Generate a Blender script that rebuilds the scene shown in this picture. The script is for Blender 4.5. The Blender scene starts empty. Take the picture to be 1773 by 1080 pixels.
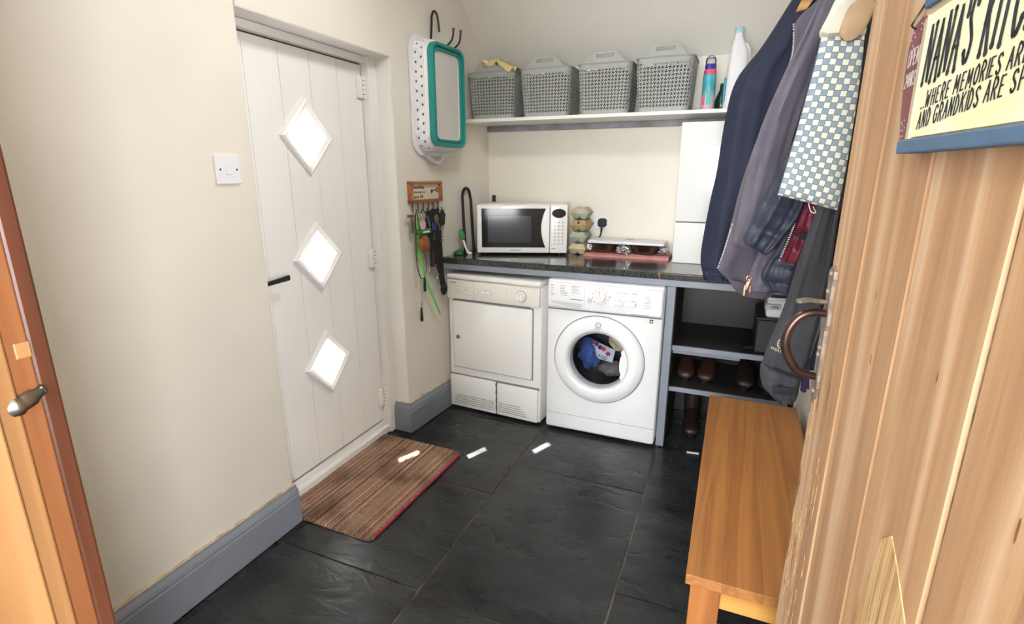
import bpy, bmesh, math, random
from mathutils import Vector, Matrix, noise
from mathutils.geometry import tessellate_polygon
random.seed(7)
PI = math.pi
S = bpy.context.scene
COL = S.collection

# ------------------------------------------------------------------ camera
CAM = Vector((1.5518, -3.2731, 1.3947)); YAW, PITCH, FPX = 0.3991, 0.2615, 902.15
FW = Vector((-math.sin(YAW)*math.cos(PITCH), math.cos(YAW)*math.cos(PITCH), -math.sin(PITCH)))
RT = Vector((math.cos(YAW), math.sin(YAW), 0)); UP = RT.cross(FW)
cd = bpy.data.cameras.new('camera'); cam = bpy.data.objects.new('camera', cd); COL.objects.link(cam)
cd.sensor_width = 36; cd.sensor_fit = 'HORIZONTAL'; cd.lens = 36*FPX/1773; cd.clip_start = 0.03; cd.clip_end = 100
m = Matrix((RT, UP, -FW)).transposed().to_4x4(); m.translation = CAM; cam.matrix_world = m
S.camera = cam

# ------------------------------------------------------------------ world, sun, lights, exposure
W = bpy.data.worlds.new('world'); S.world = W; W.use_nodes = True
bg = W.node_tree.nodes['Background']; bg.inputs[0].default_value = (0.93, 0.97, 1.0, 1); bg.inputs[1].default_value = 8.0
sd = bpy.data.lights.new('sun', 'SUN'); sd.energy = 150; sd.angle = math.radians(0.5); sd.color = (1, .97, .92)
sun = bpy.data.objects.new('sun', sd); COL.objects.link(sun)
SUNDIR = Vector((.576, .358, -1.0)).normalized()
sun.rotation_euler = SUNDIR.to_track_quat('-Z', 'Y').to_euler(); sun.location = (-4, -4, 6)
def area(name, loc, target, sx, sy, power, color=(1, 1, 1)):
    d = bpy.data.lights.new(name, 'AREA'); d.shape = 'RECTANGLE'; d.size = sx; d.size_y = sy; d.energy = power; d.color = color
    o = bpy.data.objects.new(name, d); COL.objects.link(o); o.location = loc
    o.rotation_euler = (Vector(target)-Vector(loc)).to_track_quat('-Z', 'Y').to_euler()
    return o
area('kitchen_side_fill', (2.65, -4.02, 1.3), (.3, -2.1, .95), .4, 1.1, 46, (0.95, .975, 1.0))  # added fill lamp for the left wall; no window stands here
area('kitchen_far_fill', (1.4, -5.2, 1.5), (1.2, -1.0, 1.1), 1.4, 1.5, 135, (0.95, .975, 1.0))  # added fill lamp behind the camera, brightens the back wall and appliances
S.view_settings.view_transform = 'Standard'; S.view_settings.look = 'None'; S.view_settings.gamma = 1
S.view_settings.use_curve_mapping = False
S.view_settings.exposure = 0.38
S.cycles.use_denoising = True
S.cycles.max_bounces = 10; S.cycles.diffuse_bounces = 5; S.cycles.transparent_max_bounces = 12

# ------------------------------------------------------------------ helpers
def ray(u, v): return FW + RT*((u-886.5)/FPX) - UP*((v-540)/FPX)
def on_y(u, v, y):
    d = ray(u, v); return CAM + d*((y-CAM.y)/d.y)
def on_x(u, v, x):
    d = ray(u, v); return CAM + d*((x-CAM.x)/d.x)

class MB:
    def __init__(s): s.v = []; s.f = []; s.mi = []
    def add(s, vf, mi=0, M=None):
        n = len(s.v); vs, fs = vf
        s.v += [tuple(M @ Vector(p)) for p in vs] if M is not None else [tuple(p) for p in vs]
        s.f += [tuple(i+n for i in f) for f in fs]; s.mi += [mi]*len(fs)
        return s
    def build(s, name, mat, parent=None, smooth=False, loc=None, auto=None):
        me = bpy.data.meshes.new(name); me.from_pydata(s.v, [], s.f)
        mats = mat if isinstance(mat, (list, tuple)) else [mat]
        for k in mats: me.materials.append(k)
        if len(mats) > 1: me.polygons.foreach_set('material_index', s.mi)
        bm = bmesh.new(); bm.from_mesh(me); bmesh.ops.recalc_face_normals(bm, faces=bm.faces); bm.to_mesh(me); bm.free()
        if smooth:
            me.polygons.foreach_set('use_smooth', [True]*len(me.polygons))
            try: me.set_sharp_from_angle(angle=math.radians(auto or 40))
            except Exception: pass
        me.update()
        o = bpy.data.objects.new(name, me); COL.objects.link(o)
        if parent: o.parent = parent
        if loc: o.location = loc
        return o
def one(name, vf, mat, parent=None, smooth=False, loc=None, auto=None):
    return MB().add(vf).build(name, mat, parent, smooth, loc, auto)
def tag(o, label, cat, group=None, kind=None):
    o['label'] = label; o['category'] = cat
    if group: o['group'] = group
    if kind: o['kind'] = kind
    return o
def empty(name, loc=(0, 0, 0), rz=0, label=None, cat=None, group=None, kind=None):
    o = bpy.data.objects.new(name, None); COL.objects.link(o); o.location = loc; o.rotation_euler = (0, 0, rz)
    o.empty_display_size = .05
    if label: tag(o, label, cat, group, kind)
    return o
def copy_tree(o, parent=None):
    c = o.copy(); COL.objects.link(c); c.parent = parent
    for ch in list(o.children): copy_tree(ch, c)
    return c
def box(x0, x1, y0, y1, z0, z1):
    return ([(x, y, z) for x in (x0, x1) for y in (y0, y1) for z in (z0, z1)],
            [(0, 1, 3, 2), (4, 6, 7, 5), (0, 4, 5, 1), (2, 3, 7, 6), (0, 2, 6, 4), (1, 5, 7, 3)])
def rbox(x0, x1, y0, y1, z0, z1, r=.004, seg=2):
    bm = bmesh.new(); vs, fs = box(x0, x1, y0, y1, z0, z1); bv = [bm.verts.new(v) for v in vs]
    for f in fs: bm.faces.new([bv[i] for i in f])
    r = min(r, abs(x1-x0)*.49, abs(y1-y0)*.49, abs(z1-z0)*.49)
    bmesh.ops.bevel(bm, geom=bm.edges[:], offset=r, segments=seg, profile=.5, affect='EDGES')
    bm.verts.index_update(); out = ([v.co[:] for v in bm.verts], [tuple(v.index for v in f.verts) for f in bm.faces]); bm.free(); return out
def tube(pts, r, n=8, closed=False, flat=None):
    pts = [Vector(p) for p in pts]; N = len(pts); vs = []; fs = []; nrm = None
    for i, p in enumerate(pts):
        a = pts[(i-1) % N] if (closed or i > 0) else p; b = pts[(i+1) % N] if (closed or i < N-1) else p
        t = (b-a).normalized()
        if nrm is None:
            nrm = t.orthogonal().normalized()
            if flat is not None: nrm = (Vector(flat)-t*Vector(flat).dot(t)).normalized()
        nrm = (nrm-t*nrm.dot(t)).normalized(); bi = t.cross(nrm)
        rr = r[i] if isinstance(r, list) else r
        r1, r2 = rr if isinstance(rr, tuple) else (rr, rr)
        for k in range(n):
            an = 2*PI*k/n; vs.append(p+nrm*(math.cos(an)*r1)+bi*(math.sin(an)*r2))
    for i in range(N if closed else N-1):
        j = (i+1) % N
        for k in range(n): fs.append((i*n+k, i*n+(k+1) % n, j*n+(k+1) % n, j*n+k))
    if not closed: fs.append(tuple(range(n))); fs.append(tuple((N-1)*n+k for k in range(n)))
    return vs, fs
def smooth_path(pts, k=6, closed=False):
    P = [Vector(p) for p in pts]; N = len(P); out = []
    for i in range(N if closed else N-1):
        if closed: a, b, c, d = P[i-1], P[i], P[(i+1) % N], P[(i+2) % N]
        else: a, b, c, d = P[max(i-1, 0)], P[i], P[i+1], P[min(i+2, N-1)]
        for q in range(k):
            t = q/k; out.append(.5*((2*b)+(c-a)*t+(2*a-5*b+4*c-d)*t*t+(3*b-a-3*c+d)*t**3))
    if not closed: out.append(P[-1])
    return out
def lathe(prof, n=24, M=None, cap=True):
    vs = []; fs = []
    for r, z in prof:
        for k in range(n): a = 2*PI*k/n; vs.append((r*math.cos(a), r*math.sin(a), z))
    for i in range(len(prof)-1):
        for k in range(n): fs.append((i*n+k, i*n+(k+1) % n, (i+1)*n+(k+1) % n, (i+1)*n+k))
    if cap and prof[0][0] > 1e-6: fs.append(tuple(range(n)))
    if cap and prof[-1][0] > 1e-6: fs.append(tuple((len(prof)-1)*n+k for k in range(n)))
    if M is not None: vs = [tuple(M @ Vector(v)) for v in vs]
    return vs, fs
def loft(rings, caps=True):
    n = len(rings[0]); vs = [tuple(p) for r in rings for p in r]; fs = []
    for i in range(len(rings)-1):
        for k in range(n): fs.append((i*n+k, i*n+(k+1) % n, (i+1)*n+(k+1) % n, (i+1)*n+k))
    if caps: fs.append(tuple(range(n))); fs.append(tuple((len(rings)-1)*n+k for k in range(n)))
    return vs, fs
def prism(poly, f0, f1):
    """poly of 2D points; f0/f1 map (a,b) to 3D for both caps"""
    n = len(poly); vs = [f0(*p) for p in poly]+[f1(*p) for p in poly]
    fs = [tuple(range(n)), tuple(range(2*n-1, n-1, -1))]+[(k, (k+1) % n, n+(k+1) % n, n+k) for k in range(n)]
    return vs, fs
def rrect(w, h, r, n=6, cx=0, cy=0):
    out = []
    for (sx, sy, a0) in ((1, 1, 0), (-1, 1, 90), (-1, -1, 180), (1, -1, 270)):
        for k in range(n+1):
            a = math.radians(a0+90*k/n); out.append((cx+sx*(w/2-r)+r*math.cos(a), cy+sy*(h/2-r)+r*math.sin(a)))
    return out
def text_obj(name, body, size, mat, parent, M, sx=1, extrude=.0004, shear=0, align='LEFT', spacing=1):
    c = bpy.data.curves.new(name, 'FONT'); c.body = body; c.size = size; c.extrude = extrude; c.shear = shear; c.align_x = align; c.space_character = spacing
    c.resolution_u = 3
    o = bpy.data.objects.new(name, c); COL.objects.link(o)
    bpy.context.view_layer.update()
    me = bpy.data.meshes.new_from_object(o.evaluated_get(bpy.context.evaluated_depsgraph_get()))
    bpy.data.objects.remove(o); me.transform(M @ Matrix.Diagonal((sx, 1, 1, 1))); me.materials.clear(); me.materials.append(mat)
    t = bpy.data.objects.new(name, me); COL.objects.link(t)
    if parent: t.parent = parent
    return t
def frame(origin, xdir, ydir):
    x = Vector(xdir).normalized(); y = Vector(ydir); y = (y-x*y.dot(x)).normalized(); z = x.cross(y)
    M = Matrix((x, y, z)).transposed().to_4x4(); M.translation = Vector(origin); return M

# ------------------------------------------------------------------ materials
def lin(c):
    return tuple(((v/255)/12.92 if v/255 <= .04045 else ((v/255+.055)/1.055)**2.4) for v in c)
def pm(name, rgb, rough=.5, metal=0, var=.06, vscale=6, bump=0, bscale=60, coat=0, spec=.5, stretch=(1, 1, 1), rgb2=None, sheen=0, detail=4, rand=0):
    m = bpy.data.materials.new(name); m.use_nodes = True; nt = m.node_tree; N = nt.nodes; Lk = nt.links
    b = N['Principled BSDF']; b.inputs['Roughness'].default_value = rough; b.inputs['Metallic'].default_value = metal
    b.inputs['Specular IOR Level'].default_value = spec; b.inputs['Coat Weight'].default_value = coat; b.inputs['Coat Roughness'].default_value = .12
    if sheen: b.inputs['Sheen Weight'].default_value = sheen
    tc = N.new('ShaderNodeTexCoord'); mp = N.new('ShaderNodeMapping'); mp.inputs['Scale'].default_value = stretch
    Lk.new(tc.outputs['Object'], mp.inputs['Vector'])
    if rand:
        oi = N.new('ShaderNodeObjectInfo'); vm = N.new('ShaderNodeVectorMath'); vm.operation = 'SCALE'
        cx = N.new('ShaderNodeCombineXYZ')
        for k in range(3): Lk.new(oi.outputs['Random'], cx.inputs[k])
        Lk.new(cx.outputs[0], vm.inputs[0]); vm.inputs['Scale'].default_value = rand; Lk.new(vm.outputs[0], mp.inputs['Location'])
    nz = N.new('ShaderNodeTexNoise'); nz.inputs['Scale'].default_value = vscale; nz.inputs['Detail'].default_value = detail
    Lk.new(mp.outputs[0], nz.inputs['Vector'])
    c1 = lin(rgb); c2 = lin(rgb2) if rgb2 else tuple(v*(1-var) for v in c1)
    if not rgb2: c1 = tuple(min(1, v*(1+var*.6)) for v in c1)
    rp = N.new('ShaderNodeValToRGB'); rp.color_ramp.elements[0].position = .35; rp.color_ramp.elements[1].position = .65
    rp.color_ramp.elements[0].color = (*c2, 1); rp.color_ramp.elements[1].color = (*c1, 1)
    Lk.new(nz.outputs['Fac'], rp.inputs[0]); Lk.new(rp.outputs[0], b.inputs['Base Color'])
    if bump:
        n2 = N.new('ShaderNodeTexNoise'); n2.inputs['Scale'].default_value = bscale; n2.inputs['Detail'].default_value = 5
        Lk.new(mp.outputs[0], n2.inputs['Vector']); bp = N.new('ShaderNodeBump'); bp.inputs['Strength'].default_value = bump; bp.inputs['Distance'].default_value = .01
        Lk.new(n2.outputs['Fac'], bp.inputs['Height']); Lk.new(bp.outputs[0], b.inputs['Normal'])
    return m
def wood(name, light, dark, axis='Z', scale=1.0, rough=.45, bump=.15, coat=0, rings=5.0, mid=None, gap=.5):
    m = bpy.data.materials.new(name); m.use_nodes = True; nt = m.node_tree; N = nt.nodes; Lk = nt.links
    b = N['Principled BSDF']; b.inputs['Roughness'].default_value = rough; b.inputs['Coat Weight'].default_value = coat; b.inputs['Coat Roughness'].default_value = .2
    tc = N.new('ShaderNodeTexCoord'); mp = N.new('ShaderNodeMapping'); st = {'X': (.05, 1, 1), 'Y': (1, .05, 1), 'Z': (1, 1, .05)}[axis]
    mp.inputs['Scale'].default_value = tuple(s*scale for s in st)
    Lk.new(tc.outputs['Object'], mp.inputs['Vector'])
    oi = N.new('ShaderNodeObjectInfo'); cx = N.new('ShaderNodeCombineXYZ'); ml = N.new('ShaderNodeMath'); ml.operation = 'MULTIPLY'; ml.inputs[1].default_value = 13
    Lk.new(oi.outputs['Random'], ml.inputs[0])
    for k in range(3): Lk.new(ml.outputs[0], cx.inputs[k])
    Lk.new(cx.outputs[0], mp.inputs['Location'])
    n1 = N.new('ShaderNodeTexNoise'); n1.inputs['Scale'].default_value = 9*rings/5; n1.inputs['Detail'].default_value = 3; n1.inputs['Distortion'].default_value = .6
    n2 = N.new('ShaderNodeTexNoise'); n2.inputs['Scale'].default_value = 90; n2.inputs['Detail'].default_value = 4
    Lk.new(mp.outputs[0], n1.inputs['Vector']); Lk.new(mp.outputs[0], n2.inputs['Vector'])
    mu = N.new('ShaderNodeMath'); mu.operation = 'MULTIPLY'; mu.inputs[1].default_value = 5.0; Lk.new(n1.outputs['Fac'], mu.inputs[0])
    fr = N.new('ShaderNodeMath'); fr.operation = 'PINGPONG'; fr.inputs[1].default_value = .5; Lk.new(mu.outputs[0], fr.inputs[0])
    ad = N.new('ShaderNodeMath'); ad.operation = 'MULTIPLY_ADD'; ad.inputs[1].default_value = 1.1; Lk.new(fr.outputs[0], ad.inputs[0])
    m2 = N.new('ShaderNodeMath'); m2.operation = 'MULTIPLY'; m2.inputs[1].default_value = .5; Lk.new(n2.outputs['Fac'], m2.inputs[0]); Lk.new(m2.outputs[0], ad.inputs[2])
    rp = N.new('ShaderNodeValToRGB'); e = rp.color_ramp.elements; e[0].position = .15; e[1].position = .75
    e[0].color = (*lin(dark), 1); e[1].color = (*lin(light), 1)
    if mid: q = e.new(gap); q.color = (*lin(mid), 1)
    Lk.new(ad.outputs[0], rp.inputs[0]); Lk.new(rp.outputs[0], b.inputs['Base Color'])
    bp = N.new('ShaderNodeBump'); bp.inputs['Strength'].default_value = bump; bp.inputs['Distance'].default_value = .004
    Lk.new(ad.outputs[0], bp.inputs['Height']); Lk.new(bp.outputs[0], b.inputs['Normal'])
    return m
def glass(name, tint=(1, 1, 1), fac=.08, rough=.02):
    m = bpy.data.materials.new(name); m.use_nodes = True; nt = m.node_tree; N = nt.nodes; Lk = nt.links
    N.remove(N['Principled BSDF']); t = N.new('ShaderNodeBsdfTransparent'); t.inputs[0].default_value = (*tint, 1)
    g = N.new('ShaderNodeBsdfGlossy'); g.inputs['Roughness'].default_value = rough; mx = N.new('ShaderNodeMixShader')
    lw = N.new('ShaderNodeLayerWeight'); lw.inputs[0].default_value = fac; Lk.new(lw.outputs['Fresnel'], mx.inputs[0]); Lk.new(t.outputs[0], mx.inputs[1]); Lk.new(g.outputs[0], mx.inputs[2])
    Lk.new(mx.outputs[0], N['Material Output'].inputs[0]); return m

M = {}
M['wall'] = pm('wall_paint', (228, 223, 211), .75, var=.03, vscale=2.5, bump=.12, bscale=14)
M['wallback'] = pm('back_wall_paint', (230, 225, 212), .6, var=.03, vscale=3, bump=.1, bscale=18)
M['ceil'] = pm('ceiling_paint', (226, 222, 214), .8, var=.02, vscale=2, bump=.05, bscale=25)
M['white'] = pm('white_gloss_paint', (236, 234, 230), .32, var=.015, vscale=5, bump=.03, bscale=30)
M['upvc'] = pm('white_door_skin', (238, 237, 234), .35, var=.012, vscale=9, bump=.05, bscale=40, stretch=(1, 1, .12))
M['appl'] = pm('white_enamel', (240, 241, 243), .22, var=.008, coat=.3)
M['appl2'] = pm('warm_white_enamel', (240, 239, 236), .25, var=.01, coat=.25)
M['panelwarm'] = pm('cream_plastic', (231, 228, 220), .35, var=.01)
M['gap'] = pm('dark_gap', (70, 70, 72), .8)
M['gapdark'] = pm('brown_black_gasket', (46, 38, 34), .8)
M['grey'] = pm('grey_gloss_paint', (132, 138, 150), .4, var=.06, vscale=7, bump=.05, bscale=30)
M['skirt'] = pm('grey_skirting_paint', (128, 133, 143), .42, var=.06, vscale=8, bump=.06, bscale=40)
M['flake'] = pm('flaking_plaster', (168, 142, 108), .9, rgb2=(206, 192, 166), vscale=22, bump=.5, bscale=60)
M['grout'] = pm('dark_grout', (62, 56, 50), .85, rgb2=(110, 96, 80), vscale=9, bump=.3)
M['black'] = pm('black_plastic', (20, 20, 22), .4)
M['blackrub'] = pm('black_rubber', (26, 26, 27), .6)
M['chrome'] = pm('chrome', (200, 200, 205), .2, 1)
M['steel'] = pm('steel', (150, 146, 142), .3, 1, var=.15)
M['printgrey'] = pm('grey_print', (120, 122, 130), .6)
M['printblue'] = pm('blue_print', (60, 120, 190), .5)
M['shade'] = pm('bay_shade_black', (16, 16, 17), .4)
M['dial'] = pm('white_plastic', (236, 235, 232), .3)
M['granite'] = pm('black_speckled_laminate', (24, 24, 25), .16, rgb2=(70, 72, 68), vscale=160, detail=2, coat=.4)
def slate():
    m = bpy.data.materials.new('slate'); m.use_nodes = True; nt = m.node_tree; N = nt.nodes; Lk = nt.links; b = N['Principled BSDF']
    tc = N.new('ShaderNodeTexCoord'); mp = N.new('ShaderNodeMapping'); Lk.new(tc.outputs['Object'], mp.inputs['Vector']); mp.inputs['Rotation'].default_value = (0, 0, .6); mp.inputs['Scale'].default_value = (1, 2.2, 1)
    oi = N.new('ShaderNodeObjectInfo'); ml = N.new('ShaderNodeMath'); ml.operation = 'MULTIPLY'; ml.inputs[1].default_value = 21; Lk.new(oi.outputs['Random'], ml.inputs[0])
    cx = N.new('ShaderNodeCombineXYZ'); Lk.new(ml.outputs[0], cx.inputs[0]); Lk.new(ml.outputs[0], cx.inputs[1]); Lk.new(cx.outputs[0], mp.inputs['Location'])
    a = N.new('ShaderNodeTexNoise'); a.inputs['Scale'].default_value = 3.0; a.inputs['Detail'].default_value = 8; a.inputs['Roughness'].default_value = .6
    c = N.new('ShaderNodeTexNoise'); c.inputs['Scale'].default_value = 6.5; c.inputs['Detail'].default_value = 4; c.inputs['Distortion'].default_value = .8
    f = N.new('ShaderNodeTexNoise'); f.inputs['Scale'].default_value = 45; f.inputs['Detail'].default_value = 6
    for q in (a, c, f): Lk.new(mp.outputs[0], q.inputs['Vector'])
    rp = N.new('ShaderNodeValToRGB'); e = rp.color_ramp.elements; e[0].position = .3; e[0].color = (*lin((18, 19, 21)), 1); e[1].position = .75; e[1].color = (*lin((54, 57, 58)), 1)
    Lk.new(a.outputs['Fac'], rp.inputs[0]); Lk.new(rp.outputs[0], b.inputs['Base Color'])
    r2 = N.new('ShaderNodeMapRange'); r2.inputs[3].default_value = .2; r2.inputs[4].default_value = .38; Lk.new(c.outputs['Fac'], r2.inputs[0]); Lk.new(r2.outputs[0], b.inputs['Roughness'])
    ad = N.new('ShaderNodeMath'); ad.operation = 'MULTIPLY_ADD'; ad.inputs[1].default_value = .07; Lk.new(f.outputs['Fac'], ad.inputs[0]); Lk.new(c.outputs['Fac'], ad.inputs[2])
    bp = N.new('ShaderNodeBump'); bp.inputs['Strength'].default_value = .4; bp.inputs['Distance'].default_value = .013; Lk.new(ad.outputs[0], bp.inputs['Height']); Lk.new(bp.outputs[0], b.inputs['Normal'])
    return m
M['slate'] = slate()
M['oak'] = wood('oak', (176, 120, 66), (146, 94, 50), 'Y', 1.8, .4, .06, .1, rings=3)
M['oakz'] = wood('oak_leg', (180, 118, 62), (146, 88, 42), 'Z', 1.0, .4, .08, .15, rings=4)
M['oakx'] = wood('oak_rail', (214, 160, 84), (184, 126, 60), 'X', 1.0, .4, .08, .15, rings=4)
M['pine'] = wood('old_stripped_pine', (205, 173, 140), (164, 126, 93), 'Z', 1.0, .65, .3, 0, rings=3.5, mid=(188, 149, 110))
M['pinepatch'] = wood('new_pine_patch', (208, 176, 128), (158, 116, 70), 'Z', 2.2, .6, .3, rings=6)
M['pinestain'] = wood('stained_pine', (158, 104, 66), (118, 70, 42), 'Z', .8, .35, .1, .2, rings=4)
M['pinestain2'] = wood('light_stained_pine', (176, 134, 90), (142, 98, 60), 'Z', .8, .35, .1, .2, rings=4)
M['pinedark'] = wood('red_brown_pine', (108, 62, 42), (66, 36, 26), 'Z', .8, .35, .1, .2, rings=5)
M['basket'] = pm('grey_green_plastic', (158, 161, 155), .5, var=.02)
M['whitepl'] = pm('white_plastic_soft', (232, 232, 236), .4, var=.01)
M['teal'] = pm('teal_silicone', (30, 140, 132), .4, var=.08)
M['paneglass'] = glass('pane_glass', (1, 1, 1), .1)

# ------------------------------------------------------------------ the room
YB = -.125                                   # back wall face
YL, YR, ZT = -1.89, -1.052, 1.917            # external door opening in the left wall
YF = -3.02                                   # front wall (doorway to the kitchen), room face
XR = 1.90                                    # right wall face
HC = 2.43
def struct(o, label, cat): return tag(o, label, cat, kind='structure')
def wx(y): return .0+.062*(y-YR)/(YB-YR)     # left wall leans in towards the back corner
WALLT = -.20

root = empty('wall_left', (0, 0, 0), 0, 'cream plastered wall that holds the white cottage door', 'wall', kind='structure')
one('wall_panel', rbox(-.084, 0, YF-.14, YL, -.02, HC+.05, .012, 3), M['wall'], root, True)
one('wall_panel', box(WALLT, -.08, YF-.14, YL-.1, -.02, HC+.05), M['wall'], root)
one('wall_panel', box(WALLT, -.086, YL-.1, YL, ZT+.03, HC+.05), M['wall'], root)
one('soffit_lining', box(-.19, -.002, YL, YR, ZT-.003, ZT+.001), M['white'], root)
one('reveal_lining', box(-.19, -.004, YR-.003, YR+.001, 0, ZT), M['white'], root)
one('wall_panel', box(WALLT, 0, YL, YR, ZT, HC+.05), M['wall'], root)
bmv = [(WALLT, YR, -.02), (0, YR, -.02), (wx(YB+.3), YB+.3, -.02), (WALLT, YB+.3, -.02)]
bmv += [(a, b, HC+.05) for a, b, c in bmv]
o = one('wall_panel', (bmv, [(0, 1, 2, 3), (4, 5, 6, 7), (0, 1, 5, 4), (1, 2, 6, 5), (2, 3, 7, 6), (3, 0, 4, 7)]), M['wall'], root)
o = one('wall_back', box(WALLT, XR+.2, YB, YB+.2, -.02, HC+.05), M['wallback']); struct(o, 'pale painted back wall behind the worktop and shelf', 'wall')
o = one('wall_right', box(XR, XR+.15, YF-.14, YB+.2, -.02, HC+.05), M['wall']); struct(o, 'cream right-hand wall behind the hanging coats', 'wall')
root = empty('wall_front', (0, 0, 0), 0, 'wall around the inner doorway to the kitchen', 'wall', kind='structure')
DX0, DX1, DZ = .945, 1.83, 1.99
one('wall_panel', box(WALLT, DX0, YF-.14, YF, -.02, HC+.05), M['wall'], root)
one('wall_panel', box(DX1, XR+.15, YF-.14, YF, -.02, HC+.05), M['wall'], root)
one('wall_panel', box(DX0, DX1, YF-.14, YF, DZ, HC+.05), M['wall'], root)
# ceiling: slope rising from the back wall, then flat
zb = 1.985; ys = YB-(HC-zb)/1.15
pts = [(WALLT, YB+.2, zb-.23), (WALLT, ys, HC), (WALLT, YF-.14, HC), (WALLT, YF-.14, HC+.1), (WALLT, ys, HC+.1), (WALLT, YB+.2, zb-.1)]
o = one('ceiling', (pts+[(XR+.15, b, c) for a, b, c in pts], [tuple(range(6)), tuple(range(11, 5, -1))]+[(k, (k+1) % 6, 6+(k+1) % 6, 6+k) for k in range(6)]), M['ceil'])
struct(o, 'white ceiling sloping down to the back wall above the shelf', 'ceiling')
# ceiling lamp of the utility room (above the picture)
lamp = empty('ceiling_lamp', (.85, -1.6, HC), 0, 'round flush ceiling lamp with opal glass diffuser', 'lamp')
one('base', lathe([(.175, -.012), (.175, 0)], 32), M['white'], lamp)
em = bpy.data.materials.new('opal_diffuser'); em.use_nodes = True
eb = em.node_tree.nodes['Principled BSDF']; eb.inputs['Base Color'].default_value = (.9, .9, .88, 1)
eb.inputs['Emission Color'].default_value = (1, .98, .95, 1); eb.inputs['Emission Strength'].default_value = 37
one('diffuser', lathe([(.0, -.075), (.08, -.07), (.13, -.05), (.155, -.02), (.155, -.0121)], 32), em, lamp, True)

# kitchen behind the camera
KX0, KX1, KY, KZ = -.7, 3.3, -6.0, 2.4
root = empty('wall_kitchen', (0, 0, 0), 0, 'plain cream kitchen walls behind the inner doorway', 'wall', kind='structure')
one('wall_panel', box(KX0-.1, KX0, KY, YF-.14, 0, KZ), M['wall'], root)
one('wall_panel', box(KX1, KX1+.1, KY, YF-.14, 0, KZ), M['wall'], root)
one('wall_panel', box(KX0-.1, KX1+.1, KY-.1, KY, 0, KZ), M['wall'], root)
one('wall_panel', box(KX0-.1, WALLT, YF-.14, YF, 0, KZ), M['wall'], root)
one('wall_panel', box(XR+.15, KX1+.1, YF-.14, YF, 0, KZ), M['wall'], root)
o = one('ceiling_kitchen', box(KX0-.1, KX1+.1, KY-.1, YF-.14, KZ, KZ+.1), M['ceil']); struct(o, 'flat white kitchen ceiling behind the doorway', 'ceiling')

# floor: slate slabs
fl = empty('floor', (0, 0, 0), 0, 'dark riven slate slab floor of the utility room', 'floor', kind='structure')
one('grout_bed', box(KX0-.1, KX1+.1, KY-.1, YB+.1, -.06, -.0085), M["grout"], fl)
def slab(x0, x1, y0, y1):
    g = .004; nx, ny = 10, 10; x0 += g; x1 -= g; y0 += g; y1 -= g; cx, cy = (x0+x1)/2, (y0+y1)/2
    tx, ty = random.uniform(-.002, .002), random.uniform(-.002, .002); vs = []; fs = []; off = random.uniform(0, 50)
    for i in range(nx+1):
        for j in range(ny+1):
            a = i/nx; b = j/ny; x = x0+(x1-x0)*a; y = y0+(y1-y0)*b
            e = min(i, nx-i, j, ny-j)
            if e == 0:
                x += noise.noise((y*6+off, 1, x*6))*.004; y += noise.noise((x*6+off, 7, y*6))*.004
            z = -.0025+noise.noise((x*3+off, y*3, 0))*.0022+tx*(a-.5)+ty*(b-.5)-(.002 if e == 0 else 0)
            vs.append((x-cx, y-cy, min(z, 0)))
    for i in range(nx):
        for j in range(ny): q = i*(ny+1)+j; fs.append((q, q+ny+1, q+ny+2, q+1))
    rim = [i*(ny+1) for i in range(nx+1)]+[nx*(ny+1)+j for j in range(1, ny+1)]+[i*(ny+1)+ny for i in range(nx-1, -1, -1)]+[j for j in range(ny-1, 0, -1)]
    n0 = len(vs); vs += [(vs[k][0], vs[k][1], -.03) for k in rim]
    for k in range(len(rim)): fs.append((rim[k], rim[(k+1) % len(rim)], n0+(k+1) % len(rim), n0+k))
    one('slab', (vs, fs), M['slate'], fl, True, (cx, cy, 0), 60)
for xa, xb, js in ((-.55, .05, (-4.2, -3.5, -2.9, -2.02, -1.04, -.05)), (.05, .67, (-4.2, -3.45, -2.65, -2.02, -1.415, -.74, -.05)),
                   (.67, 1.30, (-4.2, -3.5, -2.85, -2.035, -1.145, -.72, -.05)), (1.30, 1.95, (-4.2, -3.4, -2.6, -1.765, -1.17, -.55, -.05)), (1.95, 2.6, (-4.2, -3.5, -2.9))):
    for a, b in zip(js, js[1:]): slab(xa, xb, a, b)

# skirting
def skirt_profile(h=.165, t=.025):
    return [(0, 0), (t, 0), (t, h*.74), (t*.86, h*.77), (t*.86, h*.80), (t*.95, h*.82), (t*.8, h*.88), (t*.45, h*.95), (t*.38, h), (0, h)]
def skirt(parent, p0, p1, e0=0, e1=0):
    """p0->p1 along the wall, profile grows to the right-hand normal; e0/e1 mitre offsets per unit thickness"""
    p0 = Vector((*p0, 0)); p1 = Vector((*p1, 0)); d = (p1-p0).normalized(); n = Vector((d.y, -d.x, 0)); pr = skirt_profile()
    rings = [[p0+n*a+d*(a*e0)+Vector((0, 0, b)) for a, b in pr], [p1+n*a+d*(a*e1)+Vector((0, 0, b)) for a, b in pr]]
    o = one('skirting_board', loft(rings), M['skirt'], parent)
    L = (p1-p0).length; K = max(6, int(L/.02)); mb = MB(); top = []; bot = []
    for k in range(K+1):
        q = p0+d*(L*k/K); h = .001+.016*max(0, noise.noise((q.x*9, q.y*9, 3)))+.004*random.random()
        bot.append(q+n*.010+Vector((0, 0, .1648))); top.append(q+n*.0015+Vector((0, 0, .165+h)))
    back = [t-n*.003 for t in top]; bb = [t-n*.0115 for t in bot]
    mb.add(loft([[a, b, c, e] for a, b, c, e in zip(bot, top, back, bb)]))
    mb.build('flaking_edge', M['flake'], parent)
    return o
bl = empty('baseboard_left', (0, 0, 0), 0, 'grey painted skirting board running from the inner doorway to the white door', 'skirting', kind='structure')
skirt(bl, (0, YF), (0, YL), 0, 0)
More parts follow.
